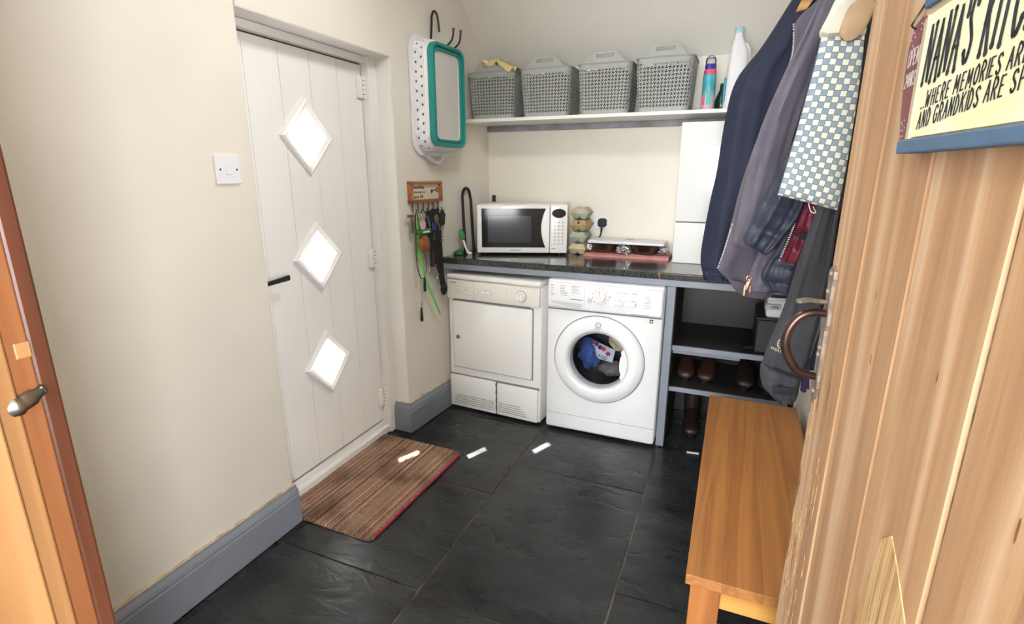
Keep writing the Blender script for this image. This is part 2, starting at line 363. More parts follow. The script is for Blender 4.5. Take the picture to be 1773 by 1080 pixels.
bb = empty('baseboard_corner', (0, 0, 0), 0, 'grey painted skirting wrapping the corner beside the tumble dryer', 'skirting', kind='structure')
skirt(bb, (-.085, YR), (0, YR), 0, 1); skirt(bb, (0, YR), (wx(-.2), -.2), -1, 0)

# ------------------------------------------------------------------ white external door
LY0, LY1, LZ0, LZ1 = -1.935, -1.115, .075, 1.878; DYC = -1.495; DA, DB = .110, .115; DZS = (1.538, 1.037, .543)
XI = -.13
d1 = empty('door_1', (XI, DYC, 0), 0, 'white cottage-style external door with three diamond panes', 'door', kind='structure')
def L(v): return (v[0]-XI, v[1]-DYC, v[2])
def door_strip(y0, y1, xa, xb, a=DA, b=DB):
    """solid between y0..y1 minus the three diamond holes"""
    mb = MB()
    def halves(side):
        lo, hi = (y0, min(y1, DYC)) if side < 0 else (max(y0, DYC), y1)
        if hi-lo < 1e-5: return
        zs = {LZ0, LZ1}
        for zc in DZS:
            zs |= {zc, zc-b, zc+b}
            for e in (lo, hi):
                w = abs(e-DYC)
                if w < a: dz = b*(1-w/a); zs |= {zc-dz, zc+dz}
        zs = sorted(zs); iv = []
        for z in zs:
            w = max([0]+[a*(1-abs(z-zc)/b) for zc in DZS if abs(z-zc) < b])
            iv.append((lo, min(hi, DYC-w)) if side < 0 else (max(lo, DYC+w), hi))
        for k in range(len(zs)-1):
            (l0, h0), (l1, h1) = iv[k], iv[k+1]; z0, z1 = zs[k], zs[k+1]
            if h0 <= l0+1e-6 and h1 <= l1+1e-6: continue
            h0 = max(h0, l0); h1 = max(h1, l1)
            if side > 0: l0 = min(l0, h0); l1 = min(l1, h1)
            q = [(l0, z0), (h0, z0), (h1, z1), (l1, z1)]
            mb.add(prism(q, lambda y, z: L((xa, y, z)), lambda y, z: L((xb, y, z))))
    halves(-1); halves(1); return mb
door_strip(LY0, LY1, -.176, -.1345).build('door_core', M['upvc'], d1)
nb = 5; bw = (LY1-LY0)/nb
for k in range(nb): door_strip(LY0+bw*k+.0012, LY0+bw*(k+1)-.0012, -.1347, XI).build('door_board', M['upvc'], d1)
def diamond(a, b): return [(-a, 0), (0, b), (a, 0), (0, -b)]
for zc in DZS:
    fr = empty('diamond_window', (0, 0, zc), 0); fr.parent = d1
    for nm, xs in (('inner_moulding', (.0005, .014, .018, .010)), ('outer_moulding', (-.0465, -.052, -.056, -.05))):
        prof = [(1.0, xs[0]), (1.33, xs[0]), (1.31, xs[1]), (1.22, xs[2]), (1.12, xs[1]), (1.0, xs[3])]
        mb = MB(); n = len(prof); vs = []
        for s, x in prof: vs += [(x, y*s, z*s) for y, z in diamond(DA, DB)]
        fs = []
        for i in range(n):
            for k in range(4): fs.append((i*4+k, i*4+(k+1) % 4, ((i+1) % n)*4+(k+1) % 4, ((i+1) % n)*4+k))
        mb.add((vs, fs)).build(nm, M['white'], fr)
    mb = MB(); vs = []
    for s, x in ((1.0, .0005), (.985, .0), (.985, -.0465), (1.0, -.0465)): vs += [(x, y*s, z*s) for y, z in diamond(DA, DB)]
    mb.add((vs, [(i*4+k, i*4+(k+1) % 4, (i+1)*4+(k+1) % 4, (i+1)*4+k) for i in range(3) for k in range(4)])).build('reveal_lining', M['white'], fr)
    mb = MB(); mb.add(prism(diamond(DA*1.0, DB*1.0), lambda y, z: (-.02, y, z), lambda y, z: (-.024, y, z))).build('pane', M['paneglass'], fr)
# frame, threshold, hinges, handle
mb = MB()
mb.add(rbox(-.19, -.085, LY1+.004, YR, .0, LZ1+.045, .004), 0, Matrix.Translation((-XI, -DYC, 0)))
mb.add(rbox(-.19, -.092, YL-.095, LY0-.004, .0, LZ1+.045, .004), 0, Matrix.Translation((-XI, -DYC, 0)))
mb.add(rbox(-.19, -.098, YL-.095, YR, LZ1+.006, ZT-.0035, .004), 0, Matrix.Translation((-XI, -DYC, 0)))
mb.build('door_frame', M['white'], d1)
mb = MB(); Tm = Matrix.Translation((-XI, -DYC, 0))
mb.add(rbox(-.19, -.118, YL-.095, YR-.004, 0, .066, .004), 0, Tm); mb.add(rbox(-.13, -.098, YL, YR-.004, 0, .04, .006), 0, Tm)
mb.build('threshold', M['white'], d1)
mb = MB(); mb.add(box(-.17, -.137, LY0, LY1+.004, LZ1-.0005, LZ1+.0065), 0, Tm); mb.build('gasket', M['gapdark'], d1)
mb = MB(); mb.add(box(-.17, -.137, LY1-.0005, LY1+.0042, LZ0, LZ1), 0, Tm); mb.build('gasket', M['gapdark'], d1)
mb = MB(); mb.add(box(-.17, -.137, LY0, LY1, LZ0-.0095, LZ0+.0005), 0, Tm); mb.build('gasket', M['gapdark'], d1)
for zc in (1.78, .977, .215):
    mb = MB(); mb.add(rbox(.0, .016, LY1-DYC-.038, LY1-DYC-.004, zc-.05, zc+.05, .006)); mb.add(lathe([(.008, -.05), (.008, .05)], 10), 0, Matrix.Translation((.012, LY1-DYC+.006, zc)))
    h = mb.build('hinge', M['white'], d1, True)
    for k in range(4): one('knuckle_gap', lathe([(.0084, -.0012), (.0084, .0012)], 10), M['gap'], h, loc=(.012, LY1-DYC+.006, zc-.03+.02*k))
mb = MB(); mb.add(rbox(0, .008, -.40, -.36, .88, 1.06, .003)); mb.build('handle_plate', M['white'], d1)
mb = MB(); mb.add(tube(smooth_path([(.006, -.38, .978), (.04, -.38, .978), (.052, -.365, .978), (.052, -.225, .985)], 4), [.009]*9+[(.009, .007), (.010, .007), (.011, .007), (.012, .007)], 8, flat=(0, 0, 1))); mb.build('handle_lever', M['black'], d1, True)

# light switch
sw = empty('light_switch', (0, -2.003, 1.404), 0, 'square white light switch on the cream wall left of the door', 'switch')
one('plate', rbox(0, .009, -.046, .046, -.046, .046, .003), M['whitepl'], sw)
one('rocker', rbox(.008, .013, -.011, .011, -.015, .015, .002), M['dial'], sw)
for s in (-1, 1):
    one('screw', lathe([(.0035, .0088), (.0035, .0096)], 10, Matrix.Rotation(PI/2, 4, 'Y')), M['gap'], sw, loc=(0, s*.031, 0))

# ------------------------------------------------------------------ inner doorway: frame and plank door
jf = empty('trim_1', (DX0, YF, 0), 0, 'orange stained pine door frame at the left edge beside the camera', 'door frame', kind='structure')
XJ = .97-DX0
one('lining', rbox(0, XJ+.012, -.17, -.045, 0, DZ, .002), M['pinestain2'], jf)
one('stop_bead', rbox(0, XJ+.006, -.0455, -.028, 0, DZ, .002), M['pinestain2'], jf)
one('rebate', rbox(0, XJ, -.0285, -.008, 0, DZ, .002), M['pinestain'], jf)
one('edge_strip', rbox(-.05, XJ-.001, -.0085, .008, 0, DZ, .003), M['pinedark'], jf)
mb = MB(); mb.add(tube(smooth_path([(XJ+.002, -.036, 1.190), (XJ+.006, -.028, 1.192), (XJ+.006, -.019, 1.195), (XJ+.003, -.010, 1.198), (XJ-.001, -.005, 1.199)], 4), [(.009, .004)]*5+[(.007, .003)]*5+[(.005, .003)]*5+[(.003, .002)]*2, 10, flat=(0, 0, 1))); mb.build('latch_keeper', M['steel'], jf, True)
one('bare_wood_chip', rbox(XJ-.001, XJ+.0015, -.020, -.008, 1.232, 1.247, .001), M['pinestain2'], jf)
jr = empty('trim_2', (DX1, YF, 0), 0, 'orange stained pine hinge-side door frame out of view', 'door frame', kind='structure')
one('lining', rbox(-.03, 0, -.17, -.0, 0, DZ, .002), M['pinestain2'], jr)

DE = Vector((1.71, -2.27)); DDIR = Vector((.101, -.995)).normalized(); DLEN = .765
ang = math.atan2(DDIR.y, DDIR.x)
# local frame: x along the door from free edge to hinge, y = out of the visible face is -y?  (visible face normal n)
pd = empty('door_2', (DE.x, DE.y, 0), ang, 'old stripped pine plank door standing open on the right', 'door', kind='structure')
# rotated by ang: local x -> DDIR, local y -> DDIR rotated +90deg = (-DDIR.y, DDIR.x) = (.995,.101): away from the visible face; visible face is local -y
TH = .028
edges = [0, .143, .30, .47, .615, DLEN]
for k in range(5):
    g = .0015 if k else 0
    mb = MB(); a, b = edges[k]+g, edges[k+1]-.0015
    pr_ = [(a+.004, 0), (b-.004, 0), (b, .004), (b, TH), (a, TH), (a, .004)]
    rows = []; 
    for j in range(25):
        z = .012+1.895*j/24; ring = []
        for i, (x, y) in enumerate(pr_):
            wob = noise.noise((z*7, k*3.1, i))*.0012
            if k == 0 and i in (0, 5): wob += max(0, noise.noise((z*16, 9, 2)))*.006*(1 if z < .95 else .3)
            ring.append((x+wob, y+noise.noise((z*3, i*2.0, k))*.0008, z))
        rows.append(ring)
    mb.add(loft(rows)).build('plank', M['pine'], pd)
M['filler'] = pm('old_filler', (172, 148, 128), .85, rgb2=(112, 84, 66), vscale=30)
for k, x in enumerate(edges[1:-1]):          # pale filler in the board joints
    rows = [[(x-.002, .003+.0015*noise.noise((z, k, 3)), z), (x+.002, .003, z), (x+.002, .02, z), (x-.002, .02, z)] for z in [.02+1.87*j/30 for j in range(31)]]
    one('joint_filler', loft(rows), M['filler'], pd)
for zc in (.3, 1.75): one('ledge', rbox(.03, DLEN-.02, TH, TH+.022, zc-.07, zc+.07, .004), M['pine'], pd)
one('repair_patch', prism([(.365, .985), (.385, 1.005), (.41, .985), (.468, .93), (.468, .6), (.31, .6), (.335, .85)], lambda x, z: (x, -.0012, z), lambda x, z: (x, .004, z)), M['pinepatch'], pd)
M['knot'] = pm('wood_knot', (104, 70, 44), .7, rgb2=(146, 104, 70), vscale=60)
def chip(nm, x, z, w_, h_, mat, d_=.0011):
    pts_ = [(x+w_*math.cos(2*PI*k/10)*(.75+.5*random.random()), z+h_*math.sin(2*PI*k/10)*(.75+.5*random.random())) for k in range(10)]
    one(nm, prism(pts_, lambda a_, c_: (a_, -d_, c_), lambda a_, c_: (a_, .002, c_)), mat, pd)
for x, z, w_, h_ in ((.215, 1.24, .002, .008), (.235, 1.16, .002, .009), (.405, 1.20, .002, .010), (.56, 1.14, .002, .014), (.10, .90, .005, .022)): chip('knot', x, z, w_*.7, h_*.7, M['knot'], .0006)
M['raw'] = pm('raw_splintered_pine', (204, 170, 118), .9, rgb2=(150, 108, 66), vscale=50)
for k in range(34):
    x = .006+.11*random.random()**1.4; z = random.uniform(.62, 1.06); chip('split', x, z, random.uniform(.0012, .0028), random.uniform(.015, .045), M['raw'] if k % 3 else M['knot'], .0008)
# suffolk latch
lt = empty('thumb_latch', (.024, 0, 1.12), 0); lt.parent = pd
M['iron'] = pm('worn_iron', (158, 146, 134), .5, .45, rgb2=(112, 96, 86), vscale=25, bump=.15, bscale=90)
M['bronze'] = pm('worn_bronze', (88, 66, 60), .3, .7, rgb2=(60, 44, 40), vscale=20)
pl = [(0, .128), (.013, .12), (.016, .108), (.012, .095), (.012, .06), (.017, .05), (.017, .03), (.012, .02), (.012, -.06), (.016, -.07), (.016, -.082), (.010, -.095), (.004, -.108), (0, -.115)]
pl = pl+[(-x, z) for x, z in pl[-2:0:-1]]
one('back_plate', prism(pl, lambda x, z: (x, -.005, z), lambda x, z: (x, .002, z)), M['iron'], lt)
path = smooth_path([(0, -.002, .047), (0, -.024, .047), (0, -.043, .037), (0, -.056, .014), (0, -.058, -.014), (0, -.046, -.042), (0, -.03, -.06), (0, -.002, -.066)], 5)
rad = [.0062+.0022*math.sin(PI*k/(len(path)-1)) for k in range(len(path))]
one('pull_handle', tube(path, rad, 12), M['bronze'], lt, True)
mb = MB(); mb.add(tube(smooth_path([(0, 0, .066), (0, -.018, .067), (0, -.034, .068), (0, -.05, .064)], 4), [(.005, .004)]*5+[(.012, .0035)]*3+[(.015, .003)]*3+[(.015, .003), (.006, .002)], 10, flat=(1, 0, 0))); mb.build('thumb_press', M['iron'], lt, True)
for z in (.115, .085, -.012, -.025, -.09): one('nail_head', lathe([(0, .004), (.004, .003), (.0055, 0)], 10, Matrix.Rotation(PI/2, 4, 'X')), M['iron'], lt, True, (random.uniform(-.004, .004), -.005, z))

# ------------------------------------------------------------------ painted sign on the plank door
GL = {'A': [[(0, 0), (.5, 1), (1, 0)], [(.2, .38), (.8, .38)]], 'C': [[(.95, .82), (.7, 1), (.3, .95), (.05, .6), (.08, .3), (.35, .02), (.7, .02), (.98, .2)]],
      'D': [[(.1, 0), (.1, 1), (.6, .92), (.95, .5), (.6, .06), (.1, 0)]], 'E': [[(.9, 1), (.1, .98), (.1, 0), (.92, .03)], [(.1, .52), (.7, .54)]],
      'G': [[(.92, .85), (.6, 1), (.2, .85), (.03, .45), (.25, .05), (.65, .02), (.95, .2), (.95, .48), (.6, .46)]], 'H': [[(.08, 0), (.1, 1)], [(.92, 0), (.9, 1)], [(.1, .52), (.9, .55)]],
      'I': [[(.5, 0), (.5, 1)]], 'K': [[(.12, 0), (.1, 1)], [(.9, 1), (.14, .45)], [(.35, .58), (.95, 0)]], 'L': [[(.12, 1), (.1, 0), (.92, .02)]],
      'M': [[(0, 0), (.12, 1), (.5, .3), (.88, 1), (1, 0)]], 'N': [[(.06, 0), (.1, 1), (.88, .03), (.94, 1)]], 'O': [[(.5, 1), (.12, .8), (.02, .45), (.2, .1), (.5, 0), (.82, .12), (.98, .5), (.86, .85), (.5, 1)]],
      'P': [[(.1, 0), (.12, 1), (.7, .96), (.92, .75), (.7, .5), (.14, .46)]], 'R': [[(.1, 0), (.12, 1), (.7, .96), (.9, .76), (.68, .54), (.14, .5)], [(.4, .5), (.95, 0)]],
      'S': [[(.88, .85), (.6, 1), (.2, .9), (.12, .68), (.5, .5), (.88, .3), (.75, .05), (.4, 0), (.08, .16)]], 'T': [[(.5, 0), (.5, 1)], [(0, .98), (1, 1)]],
      'W': [[(0, 1), (.22, 0), (.5, .7), (.78, 0), (1, 1)]], "'": [[(.5, 1), (.4, .75)]], '.': [[(.4, .02), (.5, .04)]], '2': [[(.1, .75), (.4, 1), (.85, .85), (.8, .6), (.1, .02), (.95, .02)]], '4': [[(.75, 0), (.72, 1), (.05, .32), (.98, .34)]]}
def strokes(txt, x0, z0, cw, ch, adv, w, slope=0, lean=0, dots=False, rise=0):
    mb = MB(); x = x0
    for i, c in enumerate(txt):
        k = {'I': .35, "'": .3, '.': .35, ' ': .55, 'M': 1.2, 'W': 1.25}.get(c, 1)
        bz = z0+(x-x0)*slope; jit = (random.random()-.5)*ch*.06
        for st in GL.get(c, []):
            P = [Vector((x+(px if c not in "I'." else .5*px+.0)*cw*k+pz*ch*lean, 0, bz+jit+pz*ch)) for px, pz in st]
            if len(st) > 4 and c not in 'EMNW': P = smooth_path(P, 3)
            for q in range(len(P)-1):
                a, b = P[q], P[q+1]; d = (b-a)
                if d.length < 1e-7: continue
                d.normalize(); n = Vector((-d.z, 0, d.x)); ww = w*(1.25 if abs(d.z) > .6 else .8)/2; a2 = a-d*ww*.6; b2 = b+d*ww*.6
                mb.add(([a2+n*ww, b2+n*ww, b2-n*ww, a2-n*ww], [(0, 1, 2, 3)]))
            if dots:
                for e in (P[0], P[-1]): mb.add(([e+Vector((math.cos(t*PI/4)*w*.85, 0, math.sin(t*PI/4)*w*.85)) for t in range(8)], [tuple(range(8))]))
        x += adv*k
    return mb
sg = empty('wooden_sign', (DE.x, DE.y, 0), ang, 'cream wooden kitchen sign with blue edges hanging on the plank door', 'sign')
M['signblue'] = pm('sign_blue', (78, 108, 140), .6, var=.12, vscale=30)
M['signcream'] = pm('sign_cream', (238, 236, 190), .55, rgb2=(246, 244, 216), vscale=12)
M['signedge'] = pm('sign_edge_tan', (196, 180, 148), .7)
M['signred'] = pm('sign_maroon', (128, 74, 82), .6, var=.15, vscale=30)
M['ink'] = pm('sign_black_ink', (28, 32, 42), .6); M['signwhite'] = pm('sign_white_ink', (232, 224, 220), .6)
SB, SX1 = 1.417, .60
one('board', box(.258, SX1, -.017, -.0015, SB+.002, 1.58), M['signedge'], sg)
one('bottom_rail', rbox(.262, SX1+.005, -.024, -.0012, SB-.002, SB+.0125, .002), M['signblue'], sg)
one('top_rail', rbox(.262, SX1+.005, -.022, -.0012, 1.562, 1.592, .002), M['signblue'], sg)
one('face', prism([(.283, SB+.0145), (SX1-.004, SB+.0145), (SX1-.004, 1.561), (.2775, 1.553)], lambda x, z: (x, -.0195, z), lambda x, z: (x, -.014, z)), M['signcream'], sg)
one('end_panel', prism([(.257, SB+.014), (.275, SB+.014), (.271, 1.548), (.262, 1.556), (.244, 1.551), (.236, 1.53), (.238, 1.50), (.247, 1.46)], lambda x, z: (x, -.0205, z), lambda x, z: (x, -.003, z)), M['signred'], sg)
one('border_strip', prism([(.275, SB+.013), (.283, SB+.013), (.2785, 1.553), (.2705, 1.549)], lambda x, z: (x, -.0215, z), lambda x, z: (x, -.012, z)), M['signedge'], sg)
TX = Matrix.Translation((0, -.0199, 0))
strokes("NANA'S KITCHEN", .288, 1.484, .0122, .055, .0186, .0042, .085, .02, True).build('lettering_title', M['ink'], sg).location = (0, -.0199, 0)
strokes("...WHERE MEMORIES ARE MADE", .297, 1.459, .0064, .0152, .0099, .0019, .09, .04).build('lettering_line', M['ink'], sg).location = (0, -.0199, 0)
strokes("AND GRANDKIDS ARE SPOILED", .297, 1.4395, .0066, .0160, .0101, .0019, .09, .04).build('lettering_line', M['ink'], sg).location = (0, -.0199, 0)
strokes("OPEN", .2425, 1.508, .0055, .017, .0070, .0018, .06, .03).build('lettering_end', M['signwhite'], sg).location = (0, -.0208, 0)
strokes("24HRS", .2435, 1.4865, .0044, .014, .0055, .0016, .06, .03).build('lettering_end', M['signwhite'], sg).location = (0, -.0208, 0)
for x, z in ((.246, 1.543), (.250, 1.538), (.242, 1.536), (.247, 1.53), (.262, 1.549), (.267, 1.547), (.263, 1.543), (.2555, 1.449), (.2595, 1.446), (.262, 1.451), (.2575, 1.441), (.262, 1.440), (.266, 1.443), (.2585, 1.434), (.264, 1.434)):
    one('dot', ([(x+math.cos(t*PI/4)*.0012, 0, z+math.sin(t*PI/4)*.0012) for t in range(8)], [tuple(range(8))]), M['signwhite'], sg, loc=(0, -.0208, 0))
one('hanging_wire', tube(smooth_path([(.250, -.0215, 1.546), (.248, -.025, 1.550), (.252, -.024, 1.556), (.262, -.006, 1.60), (.36, -.002, 1.66), (.43, -.003, 1.69)], 5), .0011, 6), M['black'], sg, True)
one('hook_nail', lathe([(.0022, 0), (.0022, .012), (.004, .0125), (.004, .014)], 8, Matrix.Rotation(PI/2, 4, 'X')), M['iron'], sg, loc=(.43, 0, 1.69))

# ------------------------------------------------------------------ worktop, upright, shelves under it
ZW = .925; YW = -.69
wt = empty('worktop', (0, 0, 0), 0, 'black speckled worktop with a grey painted front rail', 'worktop')
pts = [(wx(YW), YW), (XR, YW), (XR, YB), (wx(YB), YB)]
vs = [(a, b, ZW-.034) for a, b in pts]+[(a, b, ZW) for a, b in pts]
bm = bmesh.new(); bv = [bm.verts.new(v) for v in vs]
for f in ((3, 2, 1, 0), (4, 5, 6, 7), (0, 1, 5, 4), (1, 2, 6, 5), (2, 3, 7, 6), (3, 0, 4, 7)): bm.faces.new([bv[i] for i in f])
bm.edges.ensure_lookup_table(); ed = [e for e in bm.edges if all(abs(v.co.y-YW) < 1e-6 for v in e.verts) and abs(e.verts[0].co.z-e.verts[1].co.z) < 1e-6]
bmesh.ops.bevel(bm, geom=ed, offset=.006, segments=3, profile=.5, affect='EDGES'); bm.verts.index_update()
one('slab', ([v.co[:] for v in bm.verts], [tuple(v.index for v in f.verts) for f in bm.faces]), M['granite'], wt); bm.free()
one('front_rail', rbox(wx(YW), XR, YW+.004, YW+.024, ZW-.066, ZW-.034, .002), M['grey'], wt)
one('worn_chip', prism([(1.236, .925), (1.246, .925), (1.244, .905), (1.249, .895), (1.241, .892), (1.24, .905), (1.236, .915)], lambda x, z: (x, YW-.0006, z-.001), lambda x, z: (x, YW+.004, z-.001)), pm('bare_chipboard', (150, 104, 66), .8), wt)
rk = empty('shelf_rack', (1.285, YW, 0), 0, 'grey painted open shoe rack under the right end of the worktop', 'shelf rack')
G2 = M['grey']
one('side_panel', rbox(0, .04, .0, .5, 0, ZW-.066, .003), G2, rk)
one('side_panel', rbox(.555, .59, .03, .5, 0, ZW-.066, .003), G2, rk)
M['shadewood'] = pm('dusty_shaded_board', (36, 34, 31), .7, var=.2, vscale=9)  # dusty board tone, darkened further to hold the shade inside the bays
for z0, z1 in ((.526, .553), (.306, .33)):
    q = one('shelf_board', rbox(.045, .55, .045, .5, z0, z1, .002), M['shadewood'], rk)
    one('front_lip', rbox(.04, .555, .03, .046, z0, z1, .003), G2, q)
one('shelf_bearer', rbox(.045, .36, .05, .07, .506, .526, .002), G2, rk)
one('shade_liner', box(.0395, .0425, .03, .5, .005, ZW-.07), M['shadewood'], rk)  # added dark panel that paints shade onto the side's inner face
one('shade_liner', box(.5525, .5555, .045, .5, .005, ZW-.07), M['shadewood'], rk)
one('back_panel', box(.04, .555, .5, .512, .0, ZW-.066), M['shade'], rk)  # near-black colour carries the shade at the back of the bays
# ------------------------------------------------------------------ wall shelf
ZS = 1.692
sh = empty('wall_shelf', (0, 0, 0), 0, 'long white wall shelf carrying the four grey baskets', 'shelf')
one('board', rbox(wx(-.4), XR, -.42, YB, ZS-.018, ZS, .002), M['white'], sh)
M['bruised'] = pm('scuffed_grey_paint', (150, 150, 158), .5, rgb2=(116, 112, 112), vscale=8, bump=.15)
one('wall_batten', rbox(wx(YB)+.002, 1.40, YB-.022, YB, ZS-.052, ZS-.018, .002), M['bruised'], sh)
one('wall_batten', rbox(1.404, XR, YB-.022, YB, ZS-.052, ZS-.018, .002), M['bruised'], sh)
# ------------------------------------------------------------------ white boiler casing
bo = empty('boiler', (1.275, -.372, ZW), 0, 'tall glossy white boiler casing standing on the worktop behind the coats', 'boiler')
M['glosswhite'] = pm('gloss_white_panel', (236, 236, 234), .12, var=.008, coat=.4)
one('casing_upper', rbox(-.015, .50, 0, .24, .219, .715, .006, 3), M['glosswhite'], bo, True)
one('casing_lower', rbox(-.012, .50, 0, .24, 0, .216, .006, 3), M['glosswhite'], bo, True)
one('seam', box(-.008, .495, .003, .23, .21, .225), M['gap'], bo)

# ------------------------------------------------------------------ tumble dryer
dr = empty('tumble_dryer', (.05, -.672, 0), math.radians(-3.6), 'older cream-white tumble dryer with square front door', 'tumble dryer')
w, h, dp = .595, .834, .50
one('body', rbox(0, w, 0, dp, .01, .803, .008, 3), M['appl2'], dr, True)
one('top_cover', rbox(.0, w, -.018, dp, .803, h, .012, 3), M['appl2'], dr, True)
cp = one('control_panel', rbox(.004, w-.004, -.022, .01, .69, .80, .006, 3), M['panelwarm'], dr, True)
one('panel_divider', box(.186, .1872, -.0226, -.021, .693, .797), M['printgrey'], cp)
def fr_(x, z, y=-.0225): return frame((x, y, z), (1, 0, 0), (0, 0, 1))
text_obj('brand_mark', 'ZANUSSI', .011, M['gap'], cp, fr_(.026, .782), 1)
for k, (x, z, s) in enumerate(((.05, .765, .05), (.06, .735, .06), (.06, .725, .05), (.115, .72, .06), (.12, .76, .04), (.06, .748, .04), (.12, .745, .03))):
    one('print_line', box(x, x+s, -.0225, -.021, z, z+.0022), M['panelprint'] if 'panelprint' in M else M.setdefault('panelprint', pm('pale_print', (186, 182, 172), .6)), cp)
Rx = Matrix.Rotation(PI/2, 4, 'X')
for x, mt in ((.207, 'dial'), (.248, 'dial'), (.269, 'dial'), (.29, 'dial')):
    b_ = one('push_button', lathe([(.0098, -.002), (.0098, .006), (.0085, .008), (0, .0085)], 20, Rx), M[mt], cp, True, (x, -.022, .745))
    one('button_rim', lathe([(.0104, -.0005), (.0114, .0008), (.0124, -.0005)], 20, Rx, False), M['printgrey'], b_, True)
for x, z in ((.207, .763), (.248, .763), (.269, .763), (.29, .763), (.395, .772), (.395, .762)): one('print_symbol', box(x-.003, x+.003, -.0225, -.021, z, z+.004), M['panelprint'], cp)
kb = one('timer_dial', lathe([(.031, 0), (.031, .006), (.029, .009), (.022, .012), (.020, .022), (0, .0225)], 32, Rx), M['dial'], cp, True, (.482, -.022, .745))
one('grip', rbox(-.004, .004, -.028, -.01, -.019, .019, .003), M['dial'], kb)
one('shadow_ring', lathe([(.0312, .0), (.0325, .0006), (.0338, 0)], 32, Rx, False), M['printgrey'], kb)
one('handle_recess', box(.04, .53, -.006, .0, .672, .69), M['printgrey'], dr)
do = one('door', rbox(.033, .545, -.016, .004, .267, .676, .012, 3), M['appl2'], dr, True)
one('door_gap', box(.029, .549, -.0012, .001, .262, .68), M['printgrey'], dr)
one('lock', lathe([(.0, .002), (.012, .002), (.013, 0)], 16, Rx), M['steel'], do, loc=(.068, -.0162, .458))
one('key_slot', box(-.0015, .0015, -.0185, -.018, -.006, .006), M['black'], do, loc=(.068, -.0006, .458))
for k in range(3): one('lock_print', box(.086, .094, -.0165, -.0155, .470-.012*k, .472-.012*k), M['panelprint'], do)
kf = one('kick_flap', rbox(.004, .318, -.014, .004, .012, .214, .006, 2), M['appl2'], dr, True)
kg = one('kick_flap', rbox(.3225, w-.012, -.014, .004, .012, .21, .006, 2), M['appl2'], dr, True)
one('flap_gap', box(.003, w-.006, -.002, .001, .208, .221), M['printgrey'], dr)
cr = [(.319+.003*math.sin(k*2.1), .02+.19*k/12) for k in range(13)]
one('crack', loft([[(x-.0018, -.0135, z), (x+.0022, -.0135, z), (x+.0022, .002, z), (x-.0018, .002, z)] for x, z in cr]), M['gap'], dr)
for k in range(5):
    z = .088-.013*k
    one('louvre_slot', rbox(.05-.006*k, .308, -.0148, -.008, z-.002, z+.002, .0015, 1), M['gap'], kf)
    one('louvre_slot', rbox(.33, .50-.01*(4-k)+.02, -.0148, -.008, z-.002, z+.002, .0015, 1), M['gap'], kg)
for x in (.05, .54):
    for y in (.05, .45): one('foot', lathe([(.018, 0), (.018, .011)], 12), M['blackrub'], dr, loc=(x, y, 0))

# ------------------------------------------------------------------ washing machine
WX, WYF = .682, -.72
wm = empty('washing_machine', (WX, WYF, 0), 0, 'white front-loading washing machine with a round porthole door', 'washing machine')
w, h, dp = .595, .852, .54; CXm, CZm, RO = .284, .442, .236
def cabinet():
    out = rrect(w, h-.012, .014, 4, w/2, (h+.012)/2); hole = [(CXm+.175*math.cos(2*PI*k/40), CZm+.175*math.sin(2*PI*k/40)) for k in range(40)]
    pts = out+hole; tr = tessellate_polygon([[Vector((a, b, 0)) for a, b in out], [Vector((a, b, 0)) for a, b in hole]])
    n = len(out); nh = len(hole); vs = [(a, 0 if i >= n else .004, b) for i, (a, b) in enumerate(pts)]
    inner = rrect(w-.012, h-.024, .01, 4, w/2, (h+.012)/2)
    vs2 = [(a, 0, b) for a, b in inner]; tr = tessellate_polygon([[Vector((a, b, 0)) for a, b in inner], [Vector((a, b, 0)) for a, b in hole]])
    V = vs2+[(a, 0, b) for a, b in hole]; F = [tuple(t) for t in tr]
    n0 = len(V); V += [(a, .007, b) for a, b in out]; n1 = len(V); V += [(a, dp, b) for a, b in out]; n2 = len(V); V += [(a, .06, b) for a, b in hole]
    for k in range(n): j = (k+1) % n; F += [(k, j, n0+j, n0+k), (n0+k, n0+j, n1+j, n1+k)]
    F.append(tuple(range(n1, n1+n)))
    for k in range(nh): j = (k+1) % nh; F.append((n+k, n+j, n2+j, n2+k))
    return V, F
one('cabinet', cabinet(), M['appl'], wm, True, auto=50)
one('top_cover', rbox(.001, w-.001, -.002, dp, h-.016, h+.004, .008, 3), M['appl'], wm, True)
cp = one('control_panel', rbox(.002, w-.001, -.018, .02, .705, h-.006, .014, 4), M['appl'], wm, True)
one('panel_seam', box(.004, w-.004, -.003, .001, .697, .706), M['printgrey'], wm)
dw = one('detergent_drawer', rbox(.012, .205, -.022, .0, .716, .84, .006, 3), M['appl'], wm, True)
one('drawer_grip', loft([[(.02, -.0225, .748), (.195, -.0225, .742), (.19, -.0225, .722), (.17, -.0225, .718), (.03, -.0225, .735)], [(.02, -.021, .748), (.195, -.021, .742), (.19, -.021, .722), (.17, -.021, .718), (.03, -.021, .735)]]), pm('drawer_shadow_grey', (206, 209, 214), .35), dw)
for c_, (x, n) in enumerate(((.024, 7), (.075, 7), (.135, 5))):
    for k in range(n):
        one('print_line', box(x, x+(.02, .045, .05)[c_]*random.uniform(.5, 1), -.0225, -.0215, .83-.0085*k, .832-.0085*k), M['printgrey'], dw)
one('blue_print_line', box(.13, .195, -.0225, -.0215, .7605, .764), M['printblue'], dw)
def knob(x, z, r, nm='knob'):
    k_ = one(nm, lathe([(r*1.08, -.002), (r*1.05, .003), (r, .012), (r*.92, .016), (r*.5, .018), (0, .018)], 32, Rx), M['dial'], cp, True, (x, -.018, z))
    one('pointer', box(-.0008, .0008, -.0188, -.017, r*.4, r*.9), M['printgrey'], k_); return k_
knob(.286, .788, .028, 'programme_knob'); knob(.384, .766, .0165); knob(.449, .766, .0165)
